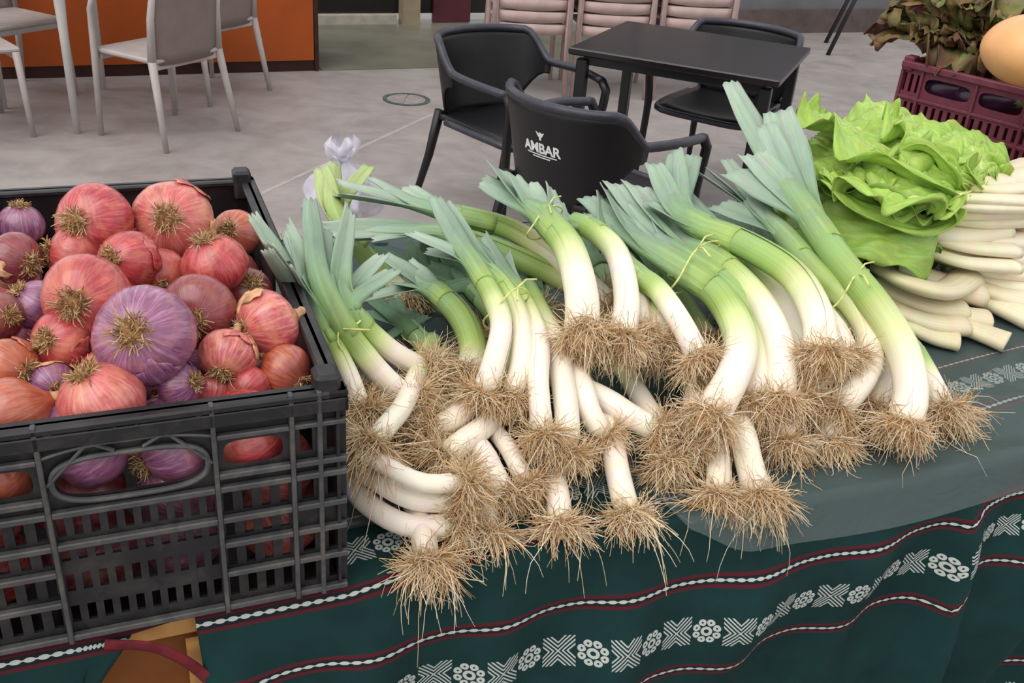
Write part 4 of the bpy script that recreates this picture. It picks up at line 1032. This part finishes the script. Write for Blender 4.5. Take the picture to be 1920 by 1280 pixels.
# ================================================================ chard
CW, CY, CGREEN, CLIME, CDK = lin((230, 219, 190)), lin((218, 208, 156)), lin((134, 168, 64)), lin((176, 202, 98)), lin((66, 112, 46))
CBG = lin((206, 194, 158))
def chard_stalk(t, base, stem, wpx, leaf=None, lw=.1, tone=0, seed=0, beige=0):
    rg = np.random.default_rng(3000 + seed)
    S = [at(*q) for q in stem]; n = 18; path = spline(S, n); r = wpx / 2 * mpp(S[0]) * 1.3
    cols = [mixc(mixc(CW, CBG, beige), mixc(CY, CLIME, .35), sst(i / (n - 1), .55, 1.05) * .8) for i in range(n)]
    cols = [tuple(v * (1 + .03 * rg.normal()) for v in c) for c in cols]
    s = MB().tube(path, [r * (1.12 - .35 * i / (n - 1)) for i in range(n)], 14, True, cols, (1., .55)).build('stem', M['stem'], t, org=base)
    if leaf is None: return
    Lp = [S[-2] * .35 + S[-1] * .65 + dz * r * .45, S[-1] + dz * r * .5] + [at(*q) for q in leaf]; n = 34; mid = spline(Lp, n); nj = 29
    side0 = unit(np.cross(mid[-1] - mid[0], dz)); rows = []; cc = []; uu = []
    ph = rg.uniform(0, 6.28, 8); roll = rg.uniform(-.3, .3); tot = sum(np.linalg.norm(mid[i + 1] - mid[i]) for i in range(n - 1))
    for i in range(n):
        f = i / (n - 1); tg = unit(mid[min(n - 1, i + 1)] - mid[max(0, i - 1)]); sd = unit(side0 - tg * (side0 @ tg)); nn = unit(np.cross(sd, tg)); nn = nn if nn[2] > 0 else -nn
        sd, nn = sd * math.cos(roll) + nn * math.sin(roll), nn * math.cos(roll) - sd * math.sin(roll)
        w = lw * (sst(f, .0, .4) ** .8 * (1 - max(0, (f - .6) / .4) ** 2.6 * .92) + .04); row = []; cr = []; ur = []
        for j in range(nj):
            g = (j / (nj - 1) - .5) * 2; ag = abs(g)
            ruf = .021 * ag ** 1.8 * math.sin(f * 27 + ph[0] + (1.7 if g > 0 else 0)) + .008 * ag * math.sin(f * 51 + ph[1] + g * 3)
            vein = .007 * math.sin((f * 9 - ag * 2.4) * 6.28 / 1.2 + (0 if g > 0 else 1.)) * sst(ag, .02, .35)
            cup = .030 * ag ** 2 * (1 if seed % 2 else -1) - .022 * ag ** 1.4
            blist = .009 * math.sin(f * 40 + g * 17 + ph[2]) * math.sin(g * 23 + ph[3] + f * 13) + .007 * math.sin(f * 31 - g * 27 + ph[6]) * math.sin(f * 67 + g * 9 + ph[7])
            p = mid[i] + sd * g * w * (1 - .08 * ag + .05 * math.sin(f * 19 + ph[4])) + nn * (ruf + vein + cup * lw / .1 + blist) + tg * .018 * ag * math.sin(f * 33 + ph[5])
            u, v, h = UV(p)
            if h < .012: p = p + dz * (.012 - h)
            row.append(p)
            c = mixc(mixc(CLIME, CGREEN, .35 + .35 * tone + .25 * ag), CDK, tone * .6)
            c = mixc(mixc(CY, CLIME, min(1, f * 1.3)), c, sst(ag, .01, .03 + .14 * (1 - f) ** 2) if f < .92 else 1); lv = math.exp(-((((f * 9 - ag * 2.4) / 1.2 + (0 if g > 0 else .16)) % 1 - .5) / .09) ** 2)
            c = mixc(c, CLIME, .55 * lv * (1 - ag)); c = tuple(max(0, x * (1 + .05 * rg.normal())) for x in c)
            cr.append(c); ur.append((g, f * tot * 5))
        rows.append(row); cc.append(cr); uu.append(ur)
    solid(subd(MB().grid(rows, cc, uu).build('leaf', M['blade'], t, org=base)), .0014)
def chard(label, base, stalks, **k):
    b = at(*base); u, v, h = UV(b); b = W3(u, v, .01)
    t = thing('chard_bunch', label, 'chard', b, 0, 'chard bunches at the right')
    for i, (stem, w, leaf, lw, tone) in enumerate(stalks): chard_stalk(t, b, stem, w, leaf, lw, tone, seed=hash_(label) + i, beige=k.get('beige', 0))
    return t
def hash_(s): return sum(ord(c) * (i + 1) for i, c in enumerate(s)) % 997
chard('dark leaved chard bunch lying under the bright one', (1760, 470, .1), [
    ([(1928, 512, .06), (1830, 500, .08), (1735, 470, .10)], 44, [(1670, 462, .09), (1610, 480, .07), (1580, 470, .06)], .10, .9),
    ([(1928, 478, .08), (1810, 482, .10), (1712, 452, .125)], 46, [(1640, 440, .125), (1570, 432, .11), (1535, 400, .10)], .11, .8),
    ([(1866, 428, .13), (1765, 438, .145), (1672, 402, .165)], 58, [(1600, 388, .165), (1548, 372, .15), (1515, 350, .14)], .11, .6),
    ([(1928, 450, .10), (1850, 452, .12), (1770, 440, .13)], 46, [(1690, 420, .13), (1620, 410, .13), (1560, 385, .12)], .11, .8),
    ([(1900, 470, .11), (1810, 462, .13), (1730, 440, .145)], 34, [(1670, 430, .15), (1620, 425, .15), (1570, 410, .14)], .06, .7),
    ([(1900, 500, .09), (1810, 492, .11), (1740, 470, .12)], 34, [(1690, 462, .12), (1645, 465, .115), (1600, 462, .10)], .055, .9),
    ([(1928, 535, .04), (1860, 530, .05), (1770, 500, .07)], 44, None, 0, 0)])
chard('bright green chard bunch with the largest leaves', (1800, 370, .15), [
    ([(1928, 392, .16), (1850, 398, .175), (1765, 398, .195)], 40, [(1670, 372, .215), (1580, 335, .215), (1510, 302, .20)], .13, .3),
    ([(1928, 372, .17), (1850, 376, .185), (1770, 378, .205)], 40, [(1685, 350, .23), (1600, 300, .235), (1520, 262, .22)], .13, .15),
    ([(1928, 330, .18), (1870, 340, .20), (1815, 348, .215)], 42, [(1770, 310, .235), (1700, 240, .255), (1625, 180, .25)], .14, .2),
    ([(1928, 345, .18), (1860, 352, .20), (1790, 358, .215)], 40, [(1720, 330, .24), (1640, 265, .255), (1560, 215, .245)], .14, .1),
    ([(1928, 312, .17), (1880, 325, .19), (1835, 338, .2)], 40, [(1810, 310, .215), (1775, 265, .235), (1725, 215, .24)], .12, .3),
    ([(1928, 352, .19), (1870, 356, .21), (1820, 352, .225)], 30, [(1780, 320, .25), (1740, 275, .265), (1690, 225, .265)], .075, .0),
    ([(1928, 378, .19), (1860, 374, .21), (1790, 370, .225)], 30, [(1730, 345, .245), (1670, 310, .255), (1610, 285, .25)], .07, .25),
    ([(1928, 388, .18), (1850, 388, .20), (1770, 384, .215)], 30, [(1700, 366, .235), (1630, 345, .24), (1560, 322, .23)], .065, .05),
    ([(1928, 322, .18), (1890, 330, .20), (1850, 338, .21)], 30, [(1845, 318, .225), (1830, 290, .235), (1800, 255, .24)], .06, .15),
    ([(1928, 410, .14), (1840, 415, .16), (1770, 408, .175)], 38, [(1690, 390, .19), (1610, 365, .19), (1530, 335, .18)], .11, .5)])
chard('trimmed beige chard stems lying below the bright bunch', (1760, 570, .05), [
    ([(1838, 552, .05), (1760, 530, .065), (1690, 505, .08), (1640, 490, .09)], 56, None, 0, 0),
    ([(1815, 520, .07), (1770, 545, .085), (1700, 530, .10), (1645, 500, .105)], 44, None, 0, 0),
    ([(1800, 580, .04), (1740, 572, .05), (1680, 550, .06), (1640, 525, .07)], 46, None, 0, 0),
    ([(1806, 610, .03), (1745, 605, .035), (1690, 585, .045), (1655, 560, .05)], 44, None, 0, 0),
    ([(1796, 640, .018), (1750, 630, .02), (1710, 612, .03), (1680, 590, .035)], 40, None, 0, 0),
    ([(1888, 642, .018), (1830, 620, .022), (1770, 600, .03)], 44, None, 0, 0),
    ([(1850, 598, .03), (1810, 590, .035), (1760, 575, .04)], 40, None, 0, 0)], beige=.75)
chard('white chard stems at the right photo edge, lower', (1900, 580, .03), [
    ([(1935, 600, .018), (1890, 580, .025), (1840, 560, .03)], 50, None, 0, 0),
    ([(1935, 565, .03), (1880, 555, .04), (1820, 530, .055)], 46, None, 0, 0)], beige=.3)

# ================================================================ burgundy crate with salads
cp = W3(1.722, 1.233, 0.0); ang = _a + math.atan2(-.946, .325)
bt = thing('burgundy_crate', 'burgundy plastic crate of salads at the upper right', 'crate', cp, ang)
mx = Matrix.Rotation(ang, 4, 'Z')
bx = np.array([math.cos(ang), math.sin(ang), 0]); by = np.array([-math.sin(ang), math.cos(ang), 0])   # x runs along the face towards the camera, y into the crate
L_, D_, H_ = .6, .4, .25
def bbox(nm, lo, hi, b=.0015, p_=None): MB().bevbox(lo, hi, b).build(nm, M['burg'], p_ or bt, False)
xs = [0, .055, .2, .33, .4, .545, .6]
for xa, xb in zip(xs, xs[1:]):
    nh = max(3, round((xb - xa) / .02))
    holes_panel(xa, xb, [(.03, .06), (.075, .105), (.12, .15)], .004, .165, nh, .009, .006, .01).build('wall_panel', M['burg'], bt, False)
    if xb - xa > .06: slot_panel(xa, xb, .165, .235, (xa + xb) / 2, .2, (xb - xa) * .42, .019, .006, .01).build('handle_panel', M['burg'], bt, False)
    else: holes_panel(xa, xb, [(.175, .22)], .165, .235, 3, .008, .006, .01).build('wall_panel', M['burg'], bt, False)
host_b = [o_ for o_ in bt.children if o_.name.startswith('handle_panel')][0]
for x in xs: bbox('rib', (x - .004, 0, .004), (x + .004, .006, .246), p_=host_b)
for z in (.008, .068, .112, .16): bbox('rib', (0, .001, z - .004), (.6, .006, z + .004), p_=host_b)
bbox('rim', (-.004, -.006, .232), (.604, .014, .25), .003)
for x in (0, .584): bbox('rim', (x - .004, 0, .232), (x + .02, .4, .25), .003)
bbox('rim', (0, .388, .232), (.6, .404, .25), .003)
for (a, b) in (((0, .01, .004), (.006, .39, .235)), ((.594, .01, .004), (.6, .39, .235)), ((0, .39, .004), (.6, .396, .235)), ((.004, .004, .002), (.596, .39, .008))): bbox('wall_panel', a, b)
for x in (.012, .588): bbox('corner_lug', (x - .014, -.004, .225), (x + .014, .03, .262), .004)

def B3(x, y, z): return cp + bx * x + by * y + dz * z
LG, LB, LR = lin((118, 124, 66)), lin((116, 98, 66)), lin((96, 56, 50))
def lettuce(label, c, R, n, seed, redness=.5, lean=(0, 0)):
    rg = np.random.default_rng(seed); t = thing('lettuce', label, 'lettuce', c, 0, 'oak-leaf lettuces in the burgundy crate')
    for k in range(n):
        az = k * 2.4 + rg.normal() * .4; el = math.radians(rg.uniform(22, 88)); L = R * rg.uniform(.7, 1.15)
        out = np.array([math.cos(az), math.sin(az), 0]); sd = np.array([-math.sin(az), math.cos(az), 0]); rows = []; cc = []; uu = []; ph = rg.uniform(0, 6.28, 6)
        rd = min(1, max(0, redness + rg.normal() * .3)); bend = rg.uniform(-.7, .4); ni, nj = 20, 25
        for i in range(ni):
            f = i / (ni - 1); e = el + bend * f * f
            p = out * math.cos(e) * L * f + dz * math.sin(e) * L * f + np.array([lean[0], lean[1], 0]) * f
            w = L * .46 * sst(f, -.05, .7) * (1 - .45 * sst(f, .7, 1) ** 2); row = []; cr = []; ur = []
            for j in range(nj):
                g = (j / (nj - 1) - .5) * 2; ag = abs(g); lob = 1 + .3 * math.sin(f * 15 + ph[0] + (1 if g > 0 else 0))
                nn = dz * math.cos(e) - out * math.sin(e)
                ruf = L * f * (.09 * ag * math.sin(f * 24 + g * 7 + ph[1]) + .07 * math.sin(g * 14 + f * 6 + ph[2]) * (.3 + ag) + .035 * math.sin(g * 29 + ph[4] + f * 23) * (.4 + ag))
                q = p + sd * g * w * (1 - .35 * (1 - lob) * ag) + nn * (.1 * L * ag * ag + ruf) + out * .08 * L * f * math.sin(g * 11 + ph[3])
                row.append(q); c = mixc(LG, mixc(LB, LR, rd), sst(f, .2, .85) * (.4 + .6 * rd)); c = mixc(c, lin((172, 176, 120)), .7 * math.exp(-(g / .1) ** 2) * (1 - f * .7))
                cr.append(tuple(max(0, x * (1 + .2 * rg.normal())) for x in c)); ur.append((g, f))
            rows.append(row); cc.append(cr); uu.append(ur)
        solid(MB().grid(rows, cc, uu).build('leaf', M['lettuce'], t), .0012)
    MB().tube([(0, 0, -.06), (0, 0, 0), (0, 0, .03)], [.02, .025, .02], 10).build('stalk', M['stem_plain'], t)
lettuce('brownish oak-leaf lettuce spilling over the crate corner', B3(.04, .17, .26), .17, 34, 1, .45, (-.07, 0))
lettuce('oak-leaf lettuce standing in the middle of the burgundy crate', B3(.17, .2, .27), .19, 38, 2, .5)
lettuce('dark reddish oak-leaf lettuce at the back of the crate', B3(.08, .3, .25), .26, 34, 3, .8)
lettuce('greener oak-leaf lettuce beside the orange squash', B3(.3, .30, .24), .24, 34, 4, .25)
p = at(1938, 98, .36); t = thing('squash', 'smooth pale orange squash on top of the burgundy crate', 'squash', p)
R_ = 98 * mpp(p)
prof = [(.03, -.82), (.3, -.8), (.62, -.66), (.88, -.36), (1., .0), (.9, .38), (.66, .68), (.36, .84), (.14, .87), (.03, .84)]
MB().lathe([(a * R_, b * R_ * .78) for a, b in prof], 40).build('fruit', M['squash'], t).modifiers.new('round', 'SUBSURF').render_levels = 2
MB().tube([(0, 0, .64 * R_), (.004, 0, .72 * R_), (.01, .004, .84 * R_)], [.016, .011, .013], 10).build('stalk', M['skin'], t)
for i, (x, lab) in enumerate(((.115, 'dark purple vegetable showing in the crate handle slot, left'), (.21, 'dark purple vegetable showing in the crate handle slot, right'))):
    c = B3(x, .07, .195); t = thing('aubergine', lab, 'aubergine', c, ang + .2, 'dark vegetables behind the burgundy crate slots')
    MB().lathe([(.004, -.085), (.026, -.078), (.04, -.05), (.043, -.015), (.036, .03), (.024, .065), (.012, .08)], 20).build('fruit', M['aub'], t)
    for ch in t.children: ch.rotation_euler = (0, math.radians(80), 0)
    q = MB().lathe([(.026, .06), (.02, .078), (.008, .085), (.007, .105), (.004, .106)], 10).build('calyx', simple('aubergine_calyx', (96, 120, 70), .6), t); q.rotation_euler = (0, math.radians(80), 0)

# ================================================================ clear plastic bag knot behind the leeks
c = at(640, 300, .12); rg = np.random.default_rng(5)
u, v, h = UV(c); c0 = W3(u, v, .006)
t = thing('plastic_bag', 'knotted clear plastic bag behind the leek leaves', 'bag', c0); k = h / .12
P = []
for i in range(30):
    f = i / 29; z = f * (h + .035); R_ = np.interp(f, [0, .25, .55, .7, .78, .86, .93, 1], [.05, .07, .05, .018, .012, .026, .03, .02]); row = []
    for j in range(25):
        a = 2 * math.pi * j / 24; r = R_ * (1 + .28 * math.sin(5 * a + f * 6) + .16 * math.sin(9 * a - f * 11)); row.append((r * math.cos(a), r * math.sin(a), z + .012 * math.sin(4 * a + f * 5) * (f > .75)))
    P.append(row)
MB().grid(P).build('film', M['bag'], t)
MB().tube([(.014 * math.cos(a), .014 * math.sin(a), .77 * (h + .035) + .002 * math.sin(2 * a)) for a in np.linspace(0, 6.283, 17)], .004, 6).build('knot', M['bag'], t)
